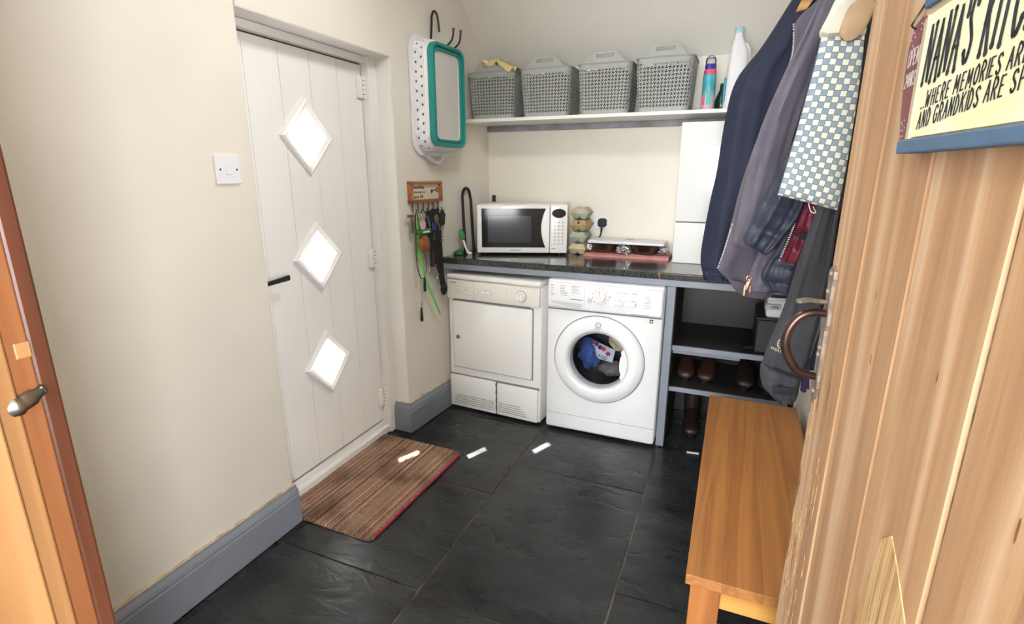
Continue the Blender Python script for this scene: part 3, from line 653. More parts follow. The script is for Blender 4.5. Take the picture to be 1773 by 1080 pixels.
bt = one('start_button', lathe([(.0125, -.001), (.0125, .003), (.0115, .0035), (0, .0035)], 24, Rx), M['printblue'], cp, True, (.231, -.018, .762))
one('button_ring', lathe([(.0075, .0036), (.0095, .0042), (.0115, .0036)], 24, Rx, False), M['dial'], bt); one('button_ring', lathe([(0.0, .0042), (.0045, .0042), (.005, .0036)], 24, Rx), M['dial'], bt)
sb_ = one('small_button', lathe([(.0105, -.001), (.0105, .002), (0, .002)], 24, Rx), M['dial'], cp, True, (.335, -.018, .79))
one('pause_mark', box(-.003, -.001, -.0026, -.0019, -.004, .004), M['gap'], sb_); one('pause_mark', box(.001, .003, -.0026, -.0019, -.004, .004), M['gap'], sb_)
for k in range(12):
    a = 2*PI*k/12+.2; one('print_symbol', box(-.0025, .0025, -.0185, -.0175, -.0022, .0022), M['printgrey'], cp, loc=(.286+.041*math.cos(a), 0, .788+.041*math.sin(a)))
for kx in (.384, .449):
    for k in range(5): a = PI*(-.2+1.4*k/4); one('print_symbol', box(-.002, .002, -.0185, -.0175, -.0015, .0015), M['printgrey'], cp, loc=(kx+.026*math.cos(a), 0, .766+.026*math.sin(a)))
for k in range(4): one('print_symbol', box(-.0025, .0025, -.0185, -.0175, -.0025, .0025), M['printgrey'], cp, loc=(.375+.014*k, 0, .816))
for k in range(2): one('print_symbol', box(-.003, .003, -.0185, -.0175, -.003, .003), M['printgrey'], cp, loc=(.448+.013*k, 0, .818))
for k in range(6): one('print_line', box(.505, .535, -.0185, -.0175, .812-.0125*k, .814-.0125*k), M['printgrey'], cp)
text_obj('brand_mark', 'INDESIT', .011, M['printgrey'], cp, fr_(.495, .828, -.0183), .95)
text_obj('model_print', 'IWC 71452', .009, M['printgrey'], cp, fr_(.44, .712, -.0183), .9) if False else one('print_line', box(.44, .53, -.0185, -.0175, .712, .7145), M['printgrey'], cp)
st_ = one('energy_sticker', box(.505, .552, -.0008, .001, .672, .692), M['dial'], wm)
one('sticker_mark', box(.533, .551, -.0011, .001, .6725, .6915), M['ink'], st_); one('sticker_symbol', lathe([(0, 0), (.005, 0)], 12, Rx), M['dial'], st_, loc=(.542, -.0013, .681)) if False else None
one('sticker_symbol', prism([(.537, .677), (.547, .677), (.547, .683), (.542, .688), (.537, .683)], lambda x, z: (x, -.0014, z), lambda x, z: (x, -.0009, z)), M['dial'], st_)
one('kick_seam', box(.004, w-.001, -.0008, .001, .1005, .1022), M['printgrey'], wm)
# porthole
dm = empty('porthole_door', (CXm, 0, CZm), 0); dm.parent = wm
one('door_gap', lathe([(RO, -.0005), (RO+.0045, .0012), (RO+.007, -.0005)], 64, Rx, False), M['printgrey'], dm)
one('door_ring', lathe([(RO, -.003), (RO, .012), (RO-.01, .022), (RO-.035, .031), (RO-.06, .034), (RO-.07, .030), (RO-.078, .018), (RO-.081, .006), (RO-.081, -.03)], 64, Rx, False), M['appl'], dm, True, auto=60)
one('inner_ring', lathe([(.157, .010), (.151, .010), (.146, -.002), (.146, -.03)], 64, Rx, False), pm('grey_plastic_ring', (176, 178, 180), .35), dm, True)
gl_ = glass('porthole_glass', (.93, .95, .97), .06, .03)
one('porthole_glass', lathe([(.1465, .002), (.134, -.004), (.12, -.03), (.095, -.05), (.05, -.06), (0, -.062)], 48, Rx, False), gl_, dm, True)
hp = []
for k in range(9):
    a = math.radians(-32+64*k/8); hp.append((.157*math.cos(a), .157*math.sin(a)))
hp += [(.122, .07), (.126, .05), (.119, .035), (.116, 0), (.119, -.035), (.126, -.052), (.12, -.072)]
one('pull_grip', prism(hp, lambda x, z: (x, -.026, z), lambda x, z: (x, -.004, z)), M['appl'], dm)
bt_ = lathe([(.012, 0), (.0138, .0006), (.0156, 0)], 32, Rx, False); one('logo_ring', bt_, M['printgrey'], dm, loc=(.0, -.033, .20))
one('logo_stem', prism([(-.002, -.006), (.0035, .006), (.0005, .006), (-.005, -.006)], lambda x, z: (x, -.0345, z), lambda x, z: (x, -.033, z)), M['printgrey'], dm, loc=(.001, 0, .20))
text_obj('brand_mark', 'INDESIT', .0105, M['printgrey'], dm, frame((0, -.0342, .176), (1, 0, 0), (0, 0, 1)), 1.0, align='CENTER')
one('drum', lathe([(.18, .0), (.20, -.03), (.20, -.25), (0, -.25)], 40, Matrix.Translation((0, .06, 0)) @ Rx, False), pm('steel_drum', (70, 72, 76), .4, .6), dm, True)
for x in (.05, .54):
    for y in (.05, .48): one('foot', lathe([(.02, 0), (.02, .013)], 12), M['blackrub'], wm, loc=(x, y, 0))
def blob(name, c, s, seed, mat, amp=.25, label=None, cat=None, n=3, freq=2.2):
    bm = bmesh.new(); bmesh.ops.create_icosphere(bm, subdivisions=n, radius=1)
    for v in bm.verts:
        p = v.co.copy(); d = 1+amp*noise.noise(p*freq+Vector((seed, 0, 0)))+amp*.5*noise.noise(p*freq*2.3+Vector((0, seed, 0)))
        v.co = Vector((p.x*s[0]*d, p.y*s[1]*d, p.z*s[2]*d))
    bm.verts.index_update(); vf = ([v.co[:] for v in bm.verts], [tuple(v.index for v in f.verts) for f in bm.faces]); bm.free()
    o = one(name, vf, mat, None, True, c)
    if label: tag(o, label, cat)
    return o
M['bluecloth'] = pm('blue_cloth', (58, 86, 150), .85, var=.3, vscale=20, bump=.3, bscale=90)
M['greycloth'] = pm('grey_cloth', (110, 108, 104), .9, var=.3, vscale=20, bump=.3, bscale=90)
M['creamcloth'] = pm('cream_cloth', (196, 182, 152), .9, var=.2, vscale=20, bump=.3, bscale=90)
bx_, bz_ = WX+CXm, CZm
blob('laundry', (bx_-.085, WYF+.155, bz_-.02), (.06, .05, .085), 3, M['bluecloth'], .3, 'blue garment behind the washing machine porthole glass', 'laundry')
blob('laundry', (bx_+.045, WYF+.16, bz_-.095), (.075, .05, .042), 8, M['greycloth'], .3, 'grey garment at the bottom of the washing drum', 'laundry')
blob('laundry', (bx_+.075, WYF+.165, bz_+.06), (.05, .05, .05), 12, M['creamcloth'], .3, 'cream garment at the upper right of the washing drum', 'laundry')
pt = empty('laundry', (bx_-.005, WYF+.125, bz_+.005), 0, 'white printed shirt panel pressed against the porthole glass', 'laundry')
vs = []; fs = []
for i in range(9):
    for j in range(6):
        a = (i/8-.5)*.12; b_ = (j/5-.5)*.075; vs.append((a+.2*b_, -.012+.006*math.sin(a*60+b_*40)+abs(a)*.25, b_-.35*a))
for i in range(8):
    for j in range(5): q = i*6+j; fs.append((q, q+6, q+7, q+1))
n0 = len(vs); vs += [(x, y+.012, z) for x, y, z in vs]; fs += [tuple(k+n0 for k in f) for f in fs]
one('cloth', (vs, fs), pm('white_cloth', (196, 204, 216), .8), pt, True)
text_obj('print', 'ISLAND', .028, M['ink'], pt, frame((-.055, -.022, -.012), (1, 0, -.35), (.1, 0, 1)), .9)
for k, (x, z, mt) in enumerate(((.01, .028, (190, 40, 70)), (-.03, .04, (90, 50, 110)), (.035, .012, (150, 50, 90)), (-.045, .045, (120, 60, 90)), (-.01, .03, (60, 40, 100)))):
    one('print_patch', lathe([(0, .002), (.011, .001), (.013, 0)], 8, Rx), pm('print_patch', mt, .8), pt, loc=(x, -.026, z-.3*x))

# ------------------------------------------------------------------ microwave
c0 = Vector((.178, -.54)); c1 = Vector((.668, -.352)); mwd = (c1-c0); mww = mwd.length; mang = math.atan2(mwd.y, mwd.x)
mw = empty('microwave', (c0.x, c0.y, ZW), mang, 'white microwave oven with dark glass door turned towards the doorway', 'microwave')
mh = .292
one('casing', rbox(0, mww, .02, .30, .012, mh, .008, 3), M['appl2'], mw, True)
dx = mww*.805
df = one('door', rbox(0, dx-.001, -.004, .021, .014, mh-.002, .007, 3), M['appl2'], mw, True)
gb = pm('black_glass', (14, 16, 24), .08, var=.02, spec=.35)
gx0, gx1, gz0, gz1 = .028, dx-.022, .047, mh-.022
arc = [(gx1-.028+.026*((2*k/10-1)**2), gz0+(gz1-gz0)*k/10) for k in range(11)]
one('door_glass', prism([(gx0, gz0)]+arc+[(gx0, gz1)], lambda x, z: (x, -.0062, z), lambda x, z: (x, 0, z)), gb, df)
one('viewing_mesh', rbox(gx0+.035, gx1-.085, -.0068, -.006, gz0+.028, gz1-.04, .0004, 1), pm('viewing_mesh', (34, 40, 58), .1, var=.05, vscale=300), df)
hd = [(gx1-.028+.026*((2*k/10-1)**2)+.003, gz0+.001+(gz1-gz0-.002)*k/10) for k in range(11)]+[(gx1+.018, gz1-.001), (gx1+.018, gz0+.001)]
one('handle', prism(hd, lambda x, z: (x, -.017, z), lambda x, z: (x, -.002, z)), M['appl2'], df)
cpn = one('control_panel', rbox(dx+.001, mww, -.004, .021, .014, mh-.002, .007, 3), M['appl2'], mw, True)
dcx = (dx+mww)/2; el = [(dcx+.040*math.cos(2*PI*k/32), mh-.049+.026*math.sin(2*PI*k/32)) for k in range(32)]
one('display', prism(el, lambda x, z: (x, -.0055, z), lambda x, z: (x, 0, z)), gb, cpn)
for r in range(7):
    for c_ in range(3):
        x = dx+.022+.0225*c_; z = mh-.105-.0205*r; one('button_print', box(x, x+.014, -.0046, -.0038, z, z+.0045), M['panelprint'], cpn); one('button_print', box(x+.003, x+.011, -.0046, -.0038, z+.007, z+.0095), M['printgrey'], cpn)
one('button_print', box(dx+.01, dx+.035, -.0046, -.0038, .038, .041), M['printgrey'], cpn)
text_obj('brand_mark', 'SAMSUNG', .0125, M['ink'], df, frame((dx*.5-.018, -.0045, .026), (1, 0, 0), (0, 0, 1)), 1.1)
for x in (.04, mww-.04):
    for y in (.05, .27): one('foot', lathe([(.012, 0), (.012, .013)], 12), M['blackrub'], mw, loc=(x, y, 0))
one('back_post', lathe([(.0, 0)], 3) if False else lathe([(.016, 0), (.016, .25), (.012, .255), (.012, .33), (0, .332)], 16), M['black'], None, True, (.125, -.185, ZW))
tag(bpy.data.objects['back_post'], 'slim black flask standing behind the microwave in the corner', 'flask'); bpy.data.objects['back_post'].name = 'flask'

# ------------------------------------------------------------------ egg cartons
def carton(mlid, mbase):
    W_, D_ = .102, .152; nx, ny = 24, 36; t = empty('egg_carton')
    def surf(sign, hgt, rimz, depth_f):
        vs = []; fs = []
        for i in range(nx+1):
            for j in range(ny+1):
                a = i/nx; b_ = j/ny
                e = min(1, min(a, 1-a)*W_/.012, min(b_, 1-b_)*D_/.012); e = e**.6
                cup = abs(math.sin(PI*2*a))**.5*abs(math.sin(PI*3*b_))**.5
                hh = hgt*e*((1-depth_f)+depth_f*cup)
                k = 1-.09*(hh/hgt)
                vs.append(((a-.5)*W_*k, (b_-.5)*D_*k, rimz+sign*hh))
        for i in range(nx):
            for j in range(ny): q = i*(ny+1)+j; fs.append((q, q+ny+1, q+ny+2, q+1))
        return vs, fs
    v1 = surf(1, .03, .037, .3); v2 = surf(-1, .035, .035, .55)
    one('lid', v1, mlid, t, True, auto=60); one('cup_tray', v2, mbase, t, True, auto=60)
    one('rim', rbox(-.054, .054, -.079, .079, .034, .0385, .002, 1), mbase, t)
    return t
pulp = lambda n_, c: pm(n_, c, .95, var=.14, vscale=30, bump=.35, bscale=160)
pa, pb, pc, pdk = pulp('pulp_tan', (204, 186, 154)), pulp('pulp_green', (172, 182, 162)), pulp('pulp_brown', (184, 158, 120)), pulp('pulp_grey', (190, 178, 156))
for k, (ml_, mb_, lab, dx_, rz) in enumerate(((pa, pa, 'tan egg carton at the bottom of the stack beside the microwave', 0, .0), (pb, pb, 'pale green egg carton, second from the bottom of the stack', -.003, .05),
        (pc, pc, 'brown egg carton with a dark printed mark, third in the stack', .004, -.04), (pdk, pb, 'beige egg carton on top of the stack beside the microwave', .002, .07))):
    t = carton(ml_, mb_); t.location = (.716+dx_, -.235, ZW+.0685*k); t.rotation_euler = (0, 0, rz); tag(t, lab, 'egg carton', 'egg cartons stacked beside the microwave')
    if k == 2: one('print_mark', box(.0, .008, -.0785, -.07, .045, .058), M['ink'], t)
# ------------------------------------------------------------------ socket, plug and cable
so = empty('double_socket', (.786, YB, 1.107), 0, 'white double wall socket above the baking tins', 'socket')
one('plate', rbox(-.074, .074, -.01, 0, -.043, .043, .003), M['whitepl'], so)
for s in (-1, 1):
    one('rocker', rbox(s*.012-.006, s*.012+.006, -.0135, -.009, .012, .03, .0015), M['dial'], so)
    one('red_mark', box(s*.012-.003, s*.012+.003, -.0138, -.0133, .026, .028), pm('red_print', (190, 70, 60), .6), so)
for x, z, w_, h_ in ((-.044, .010, .004, .009), (-.056, -.013, .008, .004), (-.033, -.013, .008, .004)): one('pin_slot', box(x-w_/2, x+w_/2, -.0104, -.0095, z-h_/2, z+h_/2), M['black'], so)
pg = empty('power_plug', (.786+.036, YB-.01, 1.103), 0, 'black power plug pushed into the right half of the wall socket', 'plug')
pp = rrect(.052, .052, .016, 5); one('plug_body', loft([[(x*s, y, z*s) for x, z in pp] for s, y in ((1, -.0005), (1, -.02), (.9, -.03), (.75, -.034))]), M['black'], pg, True)
one('cable', tube(smooth_path([(0, -.02, -.02), (-.002, -.022, -.05), (-.006, -.026, -.075), (-.014, -.035, -.098), (-.01, -.03, -.115)], 5), [.006]*6+[.0042]*15, 8), M['black'], pg, True)
# ------------------------------------------------------------------ pink cloth, tins, foil and lid
def wavy_slab(x0, x1, y0, y1, th, amp, seed, lift=0):
    nx, ny = 28, 10; vs = []; fs = []
    for i in range(nx+1):
        for j in range(ny+1):
            a = i/nx; b_ = j/ny; x = x0+(x1-x0)*a; y = y0+(y1-y0)*b_+amp*noise.noise((x*6, j*.2, seed)); 
            z = th+amp*noise.noise((x*9, y*9, seed))+lift*(max(0, abs(a-.5)*2-.75)*4)**2*.5
            if i in (0, nx) or j in (0, ny): z *= .55
            vs.append((x, y, z))
    for i in range(nx):
        for j in range(ny): q = i*(ny+1)+j; fs.append((q, q+ny+1, q+ny+2, q+1))
    rim = [i*(ny+1) for i in range(nx+1)]+[nx*(ny+1)+j for j in range(1, ny+1)]+[i*(ny+1)+ny for i in range(nx-1, -1, -1)]+[j for j in range(ny-1, 0, -1)]
    n0 = len(vs); vs += [(vs[k][0], vs[k][1], 0) for k in rim]
    for k in range(len(rim)): fs.append((rim[k], rim[(k+1) % len(rim)], n0+(k+1) % len(rim), n0+k))
    fs.append(tuple(n0+k for k in range(len(rim))))
    return vs, fs
M['pink'] = pm('pink_towel', (206, 142, 138), .95, var=.12, vscale=30, bump=.4, bscale=200)
o = one('tea_towel', wavy_slab(-.235, .245, -.10, .07, .02, .007, 3, .014), M['pink'], None, True, (.995, -.225, ZW)); tag(o, 'folded pink tea towel under the baking tins on the worktop', 'towel')
M['tin'] = pm('brown_tinned_steel', (112, 92, 82), .25, .85, rgb2=(84, 64, 56), vscale=6)
for x, r, lab in ((.865, .085, 'dark metal baking tin on the pink towel, nearer the socket'), (1.10, .09, 'dark metal baking tin on the pink towel, nearer the boiler')):
    t = empty('baking_tin', (x, -.245, ZW+.026), 0, lab, 'baking tin', 'baking tins under the white lid')
    one('pan', lathe([(0, 0), (r*.72, 0), (r*.9, .02), (r, .044), (r+.003, .046), (r-.001, .044), (r*.88, .022), (r*.7, .003), (0, .003)], 32), M['tin'], t, True)
M['foil'] = pm('crumpled_foil', (206, 206, 210), .22, 1, var=.1)
def foil(c, s, seed, lab):
    o = blob('foil', c, s, seed, M['foil'], .55, lab, 'foil', 4, 4.5); o.data.polygons.foreach_set('use_smooth', [False]*len(o.data.polygons))
foil((.985, -.30, ZW+.044), (.036, .022, .022), 4, 'crumpled silver foil between the two baking tins')
foil((1.205, -.285, ZW+.052), (.024, .028, .024), 9, 'crumpled silver foil at the boiler end of the baking tins')
foil((.79, -.30, ZW+.05), (.014, .015, .017), 14, 'small crumpled foil scrap beside the egg cartons')
o = one('tray_lid', rbox(-.215, .215, -.085, .09, 0, .016, .006, 3), M['whitepl'], None, True, (.995, -.235, ZW+.0755)); tag(o, 'flat white plastic lid resting on the baking tins', 'lid')
o = one('paper_slip', rbox(-.022, .022, -.01, .01, 0, .0015, .0005, 1), pm('buff_card', (202, 184, 140), .8), None, False, (1.0, -.20, ZW+.092)); tag(o, 'small buff card lying on the white lid', 'card')
# ------------------------------------------------------------------ lock, brush, sponge box
hl = empty('bicycle_lock', (0, 0, 0), 0, 'tall black U-shaped bicycle lock leaning against the left wall', 'lock')
path = [(.07, -.485, ZW+.008), (.064, -.487, 1.10), (.06, -.487, 1.24)]+[(.058, -.437-.05*math.cos(PI*k/10), 1.25+.055*math.sin(PI*k/10)) for k in range(11)]+[(.062, -.387, 1.24), (.068, -.386, 1.1), (.075, -.384, ZW+.008)]
one('shackle', tube(path, .0085, 10), M['blackrub'], hl, True)
for y in (-.485, -.384): one('end_tip', lathe([(.0095, 0), (.0095, .02)], 12), M['black'], hl, loc=(.0705 if y < -.4 else .0755, y, ZW))
br = empty('washing_up_brush', (.135, -.548, ZW), 0, 'green and white dish brush leaning against the bicycle lock', 'brush')
M['green'] = pm('green_plastic', (66, 142, 72), .35); M['dgreen'] = pm('dark_green_plastic', (28, 84, 58), .4)
one('handle', tube(smooth_path([(.005, .01, .008), (-.015, .01, .01), (-.032, .01, .035), (-.045, .012, .07), (-.052, .014, .085)], 5), [(.009, .006)]*8+[(.006, .005)]*13, 8), M['whitepl'], br, True)
bl_ = lathe([(0, -.034), (.012, -.028), (.017, -.01), (.018, .008), (.013, .026), (0, .034)], 16, Matrix.Rotation(-.25, 4, 'Y')); one('head', bl_, M['green'], br, True, (-.062, .015, .112))
sbx = empty('sponge_holder', (.075, -.575, ZW), .3, 'small dark green dish on the worktop corner by the wall', 'dish')
one('dish', rbox(-.03, .03, -.03, .03, 0, .022, .008, 2), M['dgreen'], sbx, True); one('lid', lathe([(.012, .02), (.012, .03), (.006, .034), (0, .034)], 14), M['green'], sbx, True)

# ------------------------------------------------------------------ grey baskets with Y cut-outs
def yhole(flip):
    P = []; t = .13; L_ = .47
    for k in range(3):
        a = math.radians(90+120*k)+(PI if flip else 0); d = Vector((math.cos(a), math.sin(a))); n = Vector((-d.y, d.x)); a2 = a+math.radians(60)
        P += [d*L_-n*t, d*L_+n*t, Vector((math.cos(a2), math.sin(a2)))*(t*1.15)]
    return [(p.x, p.y) for p in P]
def perforated(ncol, nrow, fmap, holes, cellx, celly, rs=.0):
    """cells with a hole each; fmap(col_float,row_float)->3D; holes(c,r)-> polygon in cell units (-.5...5) or None"""
    mb = MB()
    for r in range(nrow):
        for c in range(ncol):
            quad = [(-.5, -.5), (.5, -.5), (.5, .5), (-.5, .5)]; h = holes(c, r)
            if h is None: mb.add(([fmap(c+.5+x, r+.5+y) for x, y in quad], [(0, 1, 2, 3)])); continue
            tr = tessellate_polygon([[Vector((x, y, 0)) for x, y in quad], [Vector((x, y, 0)) for x, y in h]]); al = quad+h
            mb.add(([fmap(c+.5+x, r+.5+y) for x, y in al], [tuple(t) for t in tr]))
    return mb
def perim(w_, d_, r, s):
    """point on a rounded rectangle perimeter, s in 0..1, starting mid front-left"""
    pts = rrect(w_, d_, r, 6); L_ = [0]
    for k in range(len(pts)): a, b_ = pts[k], pts[(k+1) % len(pts)]; L_.append(L_[-1]+math.dist(a, b_))
    t = (s % 1)*L_[-1]
    for k in range(len(pts)):
        if L_[k+1] >= t-1e-9:
            f = (t-L_[k])/max(1e-9, L_[k+1]-L_[k]); a, b_ = pts[k], pts[(k+1) % len(pts)]; return (a[0]+(b_[0]-a[0])*f, a[1]+(b_[1]-a[1])*f)
def grey_basket():
    t = empty('storage_basket'); w0, d0, w1, d1_, H = .262, .235, .292, .262, .248; z0, z1 = .02, .224; NC, NR = 56, 12
    def sec(z): f = z/H; return w0+(w1-w0)*f, d0+(d1_-d0)*f
    def fm(c, r):
        z = z0+(z1-z0)*r/NR; w_, d_ = sec(z); x, y = perim(w_, d_, .035, c/NC); return (x, y, z)
    yA, yB = yhole(False), yhole(True)
    mb = perforated(NC, NR, fm, lambda c, r: yA if c % 2 else yB, 1, 1)
    o = mb.build('perforated_wall', M['basket'], t)
    sm = o.modifiers.new('thick', 'SOLIDIFY'); sm.thickness = .0025; sm.offset = -1
    def ring(z, inset=0, n=NC):
        w_, d_ = sec(z); return [(*perim(w_-2*inset, d_-2*inset, .035, k/n), z) for k in range(n)]
    one('base', loft([ring(0, .002), ring(0.0, 0), ring(z0, 0), ring(z0, .0025), ring(.004, .0025)]), M['basket'], t, True)
    # rim band with raised front and back handles
    NS = 112; tops = []; 
    w_, d_ = sec(H)
    def topz(x, y):
        if abs(abs(y)-d_/2) > .012: return H
        ax = abs(x); return H+.052*(1 if ax < .062 else max(0, 1-(ax-.062)/.05)**1.0 if ax < .112 else 0)
    def rp(z, inset, k): ww, dd = sec(min(z, H)); return perim(ww-2*inset, dd-2*inset, .035, k/NS)
    LV = (0, .3, .62, .86, 1); rows = []
    for inset in (0, .003):
        for fz in LV:
            row = []
            for k in range(NS):
                zt = topz(*rp(H, 0, k)); z = z1+(zt-z1)*fz; xx, yy = rp(z, inset, k); row.append((xx, yy, z))
            rows.append(row)
    order = rows[:5]+rows[5:][::-1]; nR = 10
    vs = [p for r in order for p in r]; fs = []
    cut = [abs(rp(H, 0, k)[0]) < .05 and abs(rp(H, 0, (k+1) % NS)[0]) < .05 and abs(abs(rp(H, 0, k)[1])-d_/2) < .004 for k in range(NS)]
    for i in range(nR):
        for k in range(NS):
            if cut[k] and i in (2, 6): continue
            fs.append((i*NS+k, i*NS+(k+1) % NS, ((i+1) % nR)*NS+(k+1) % NS, ((i+1) % nR)*NS+k))
    for k in range(NS):
        j = (k+1) % NS
        if cut[k]:
            fs += [(2*NS+k, 2*NS+j, 7*NS+j, 7*NS+k), (3*NS+k, 3*NS+j, 6*NS+j, 6*NS+k)]
            if not cut[k-1]: fs.append((2*NS+k, 3*NS+k, 6*NS+k, 7*NS+k))
            if not cut[j]: fs.append((2*NS+j, 3*NS+j, 6*NS+j, 7*NS+j))
    rim = one('rim', (vs, fs), M['basket'], t, True)
    one('lip', tube([(*perim(w_+.004, d_+.004, .036, k/56), H-.002) for k in range(56)], .0035, 6, True), M['basket'], rim, True)
    return t
bk = grey_basket()
labs = ('grey patterned storage basket with a yellow cloth over its rim', 'empty-topped grey patterned storage basket, second along the shelf from the left wall',
        'grey patterned storage basket, third along the shelf from the left wall', 'grey patterned storage basket beside the pink and blue bottle')
for k, (x, sx, rz) in enumerate(((.205, .98, .02), (.53, 1.0, -.01), (.853, .98, .01), (1.155, .97, 0))):
    t = bk if k == 0 else copy_tree(bk); t.location = (x+.002, -.276, ZS); t.scale = (sx, 1, 1.0 if k != 3 else 1.03); t.rotation_euler = (0, 0, rz)
    tag(t, labs[k], 'basket', 'grey baskets along the wall shelf')
M['holeshade'] = pm('basket_hole_shade', (44, 44, 46), .95, var=.3, vscale=12)  # dark fill standing in for the shade behind the basket holes
for k, x in enumerate((.207, .532, .855, 1.157)):
    o = one('basket_shade_fill', rbox(x-.112, x+.112, -.276-.098, -.276+.098, ZS+.006, ZS+.226, .03, 3), M['holeshade'], None, True)
    tag(o, 'added dark filler for the shade inside the '+('first', 'second', 'third', 'fourth')[k]+' grey basket from the left wall', 'cloth', 'dark fillers in the grey baskets')
yc = []; NX, NY = 26, 8
vs = []; fs = []
for i in range(NX+1):
    for j in range(NY+1):
        a = i/NX; b_ = j/NY; x = .17+.20*a; y = -.425+.12*b_+.008*math.sin(a*9)
        z = ZS+.262+.047*(1 if a < .45 else max(0, 1-(a-.45)*2.4))+.012*noise.noise((a*7, b_*3, 5))
        if j == 0: z -= .006+.03*abs(math.sin(a*7))
        elif j == 1: z -= .002
        vs.append((x, y, z))
for i in range(NX):
    for j in range(NY): q = i*(NY+1)+j; fs.append((q, q+NY+1, q+NY+2, q+1))
o = one('duster_cloth', (vs, fs), pm('yellow_duster', (222, 200, 140), .9, var=.15, vscale=30, bump=.3, bscale=120), None, True); sm = o.modifiers.new('t', 'SOLIDIFY'); sm.thickness = .004
tag(o, 'pale yellow duster draped over the rim of the first grey basket', 'cloth')
o = blob('brown_cloth', (.15, -.34, ZS+.265), (.05, .04, .02), 2, pm('brown_rag', (112, 84, 66), .9), .3, 'crumpled brown rag sticking out of the first grey basket', 'cloth')
# bottles on the shelf
bo1 = empty('spray_bottle', (1.368, -.30, ZS), 0, 'slim turquoise and pink bottle with clear cap beside the baskets', 'bottle')
def bands(nm, cols, zs):
    m_ = bpy.data.materials.new(nm); m_.use_nodes = True; N = m_.node_tree.nodes; Lk = m_.node_tree.links; b_ = N['Principled BSDF']; b_.inputs['Roughness'].default_value = .3
    tc = N.new('ShaderNodeTexCoord'); sp = N.new('ShaderNodeSeparateXYZ'); Lk.new(tc.outputs['Object'], sp.inputs[0]); nz = N.new('ShaderNodeTexNoise'); nz.inputs['Scale'].default_value = 22; Lk.new(tc.outputs['Object'], nz.inputs['Vector'])
    ma = N.new('ShaderNodeMath'); ma.operation = 'MULTIPLY_ADD'; ma.inputs[1].default_value = .08; Lk.new(nz.outputs['Fac'], ma.inputs[0]); Lk.new(sp.outputs['Z'], ma.inputs[2])
    mr = N.new('ShaderNodeMapRange'); mr.inputs[1].default_value = zs[0]; mr.inputs[2].default_value = zs[1]; Lk.new(ma.outputs[0], mr.inputs[0])
    rp = N.new('ShaderNodeValToRGB'); rp.color_ramp.elements[0].color = (*lin(cols[0]), 1); rp.color_ramp.elements[1].color = (*lin(cols[-1]), 1)
    for k, c in enumerate(cols[1:-1]): e = rp.color_ramp.elements.new((k+1)/(len(cols)-1)); e.color = (*lin(c), 1)
    Lk.new(mr.outputs[0], rp.inputs[0]); Lk.new(rp.outputs[0], b_.inputs['Base Color']); return m_
one('can', lathe([(.028, 0), (.031, .004), (.031, .16), (.029, .172), (.024, .18)], 24), bands('printed_can', ((226, 150, 170), (232, 170, 186), (170, 200, 206), (60, 160, 178), (80, 176, 190)), (.0, .2)), bo1, True)
one('pink_band', lathe([(.0295, .172), (.0295, .19), (.026, .196)], 24), pm('pink_plastic', (222, 90, 130), .4), bo1, True)
one('blue_collar', lathe([(.026, .19), (.0265, .215), (.024, .22)], 24), pm('blue_plastic', (44, 54, 150), .4), bo1, True)
one('clear_cap', lathe([(.024, .2), (.0245, .24), (.02, .25), (.013, .252), (.012, .26), (0, .261)], 24), glass('clear_plastic', (.86, .9, .92), .25, .08), bo1, True)
one('front_label', lathe([(.0312, .05), (.0312, .1)], 24, None) if False else rbox(-.006, .012, -.0322, -.028, .03, .1, .001, 1), pm('green_label', (70, 180, 170), .5), bo1)
one('red_mark', rbox(-.024, -.014, -.031, -.02, .03, .075, .001, 1), pm('red_label', (200, 60, 90), .5), bo1)
bo2 = empty('detergent_bottle', (1.485, -.30, ZS), 0, 'tall white detergent bottle with pale aqua cap on the shelf', 'bottle')
rings = []
for z, w_, d_, ox in ((0, .044, .05, 0), (.006, .048, .055, .002), (.10, .047, .055, .006), (.20, .046, .052, .010), (.26, .042, .045, .010), (.30, .030, .034, .004), (.33, .019, .022, .0), (.355, .016, .018, 0)):
    rings.append([(x+ox, y, z) for x, y in rrect(w_*2, d_*2*.8, min(w_, d_*.8)*.7, 5)])
one('body', loft(rings), M['whitepl'], bo2, True)
one('cap', lathe([(.02, .35), (.02, .372), (.017, .376), (0, .377)], 20), pm('aqua_plastic', (168, 214, 212), .4), bo2, True)
one('handle', tube(smooth_path([(.03, -.0, .30), (.048, -.0, .27), (.052, -.0, .2), (.046, -.0, .14)], 4), (.011), 8), M['whitepl'], bo2, True)
one('blue_label', rbox(-.0475, -.036, -.035, .03, .04, .15, .004, 2), pm('turquoise_label', (40, 150, 170), .4), bo2)
bo3 = empty('green_bottle', (1.43, -.215, ZS), 0, 'dark green bottle half hidden behind the white detergent bottle', 'bottle')
one('body', lathe([(.03, 0), (.034, .005), (.034, .06), (.014, .11), (.012, .14), (0, .141)], 20), pm('dark_green_bottle', (26, 58, 46), .25), bo3, True)

# ------------------------------------------------------------------ laundry basket and tub on the left wall
wd = Vector((wx(YB)-wx(YR), YB-YR, 0)).normalized(); wang = math.atan2(wd.y, wd.x)-PI/2
def wall_pt(y, out=0): return (wx(y)+out, y)
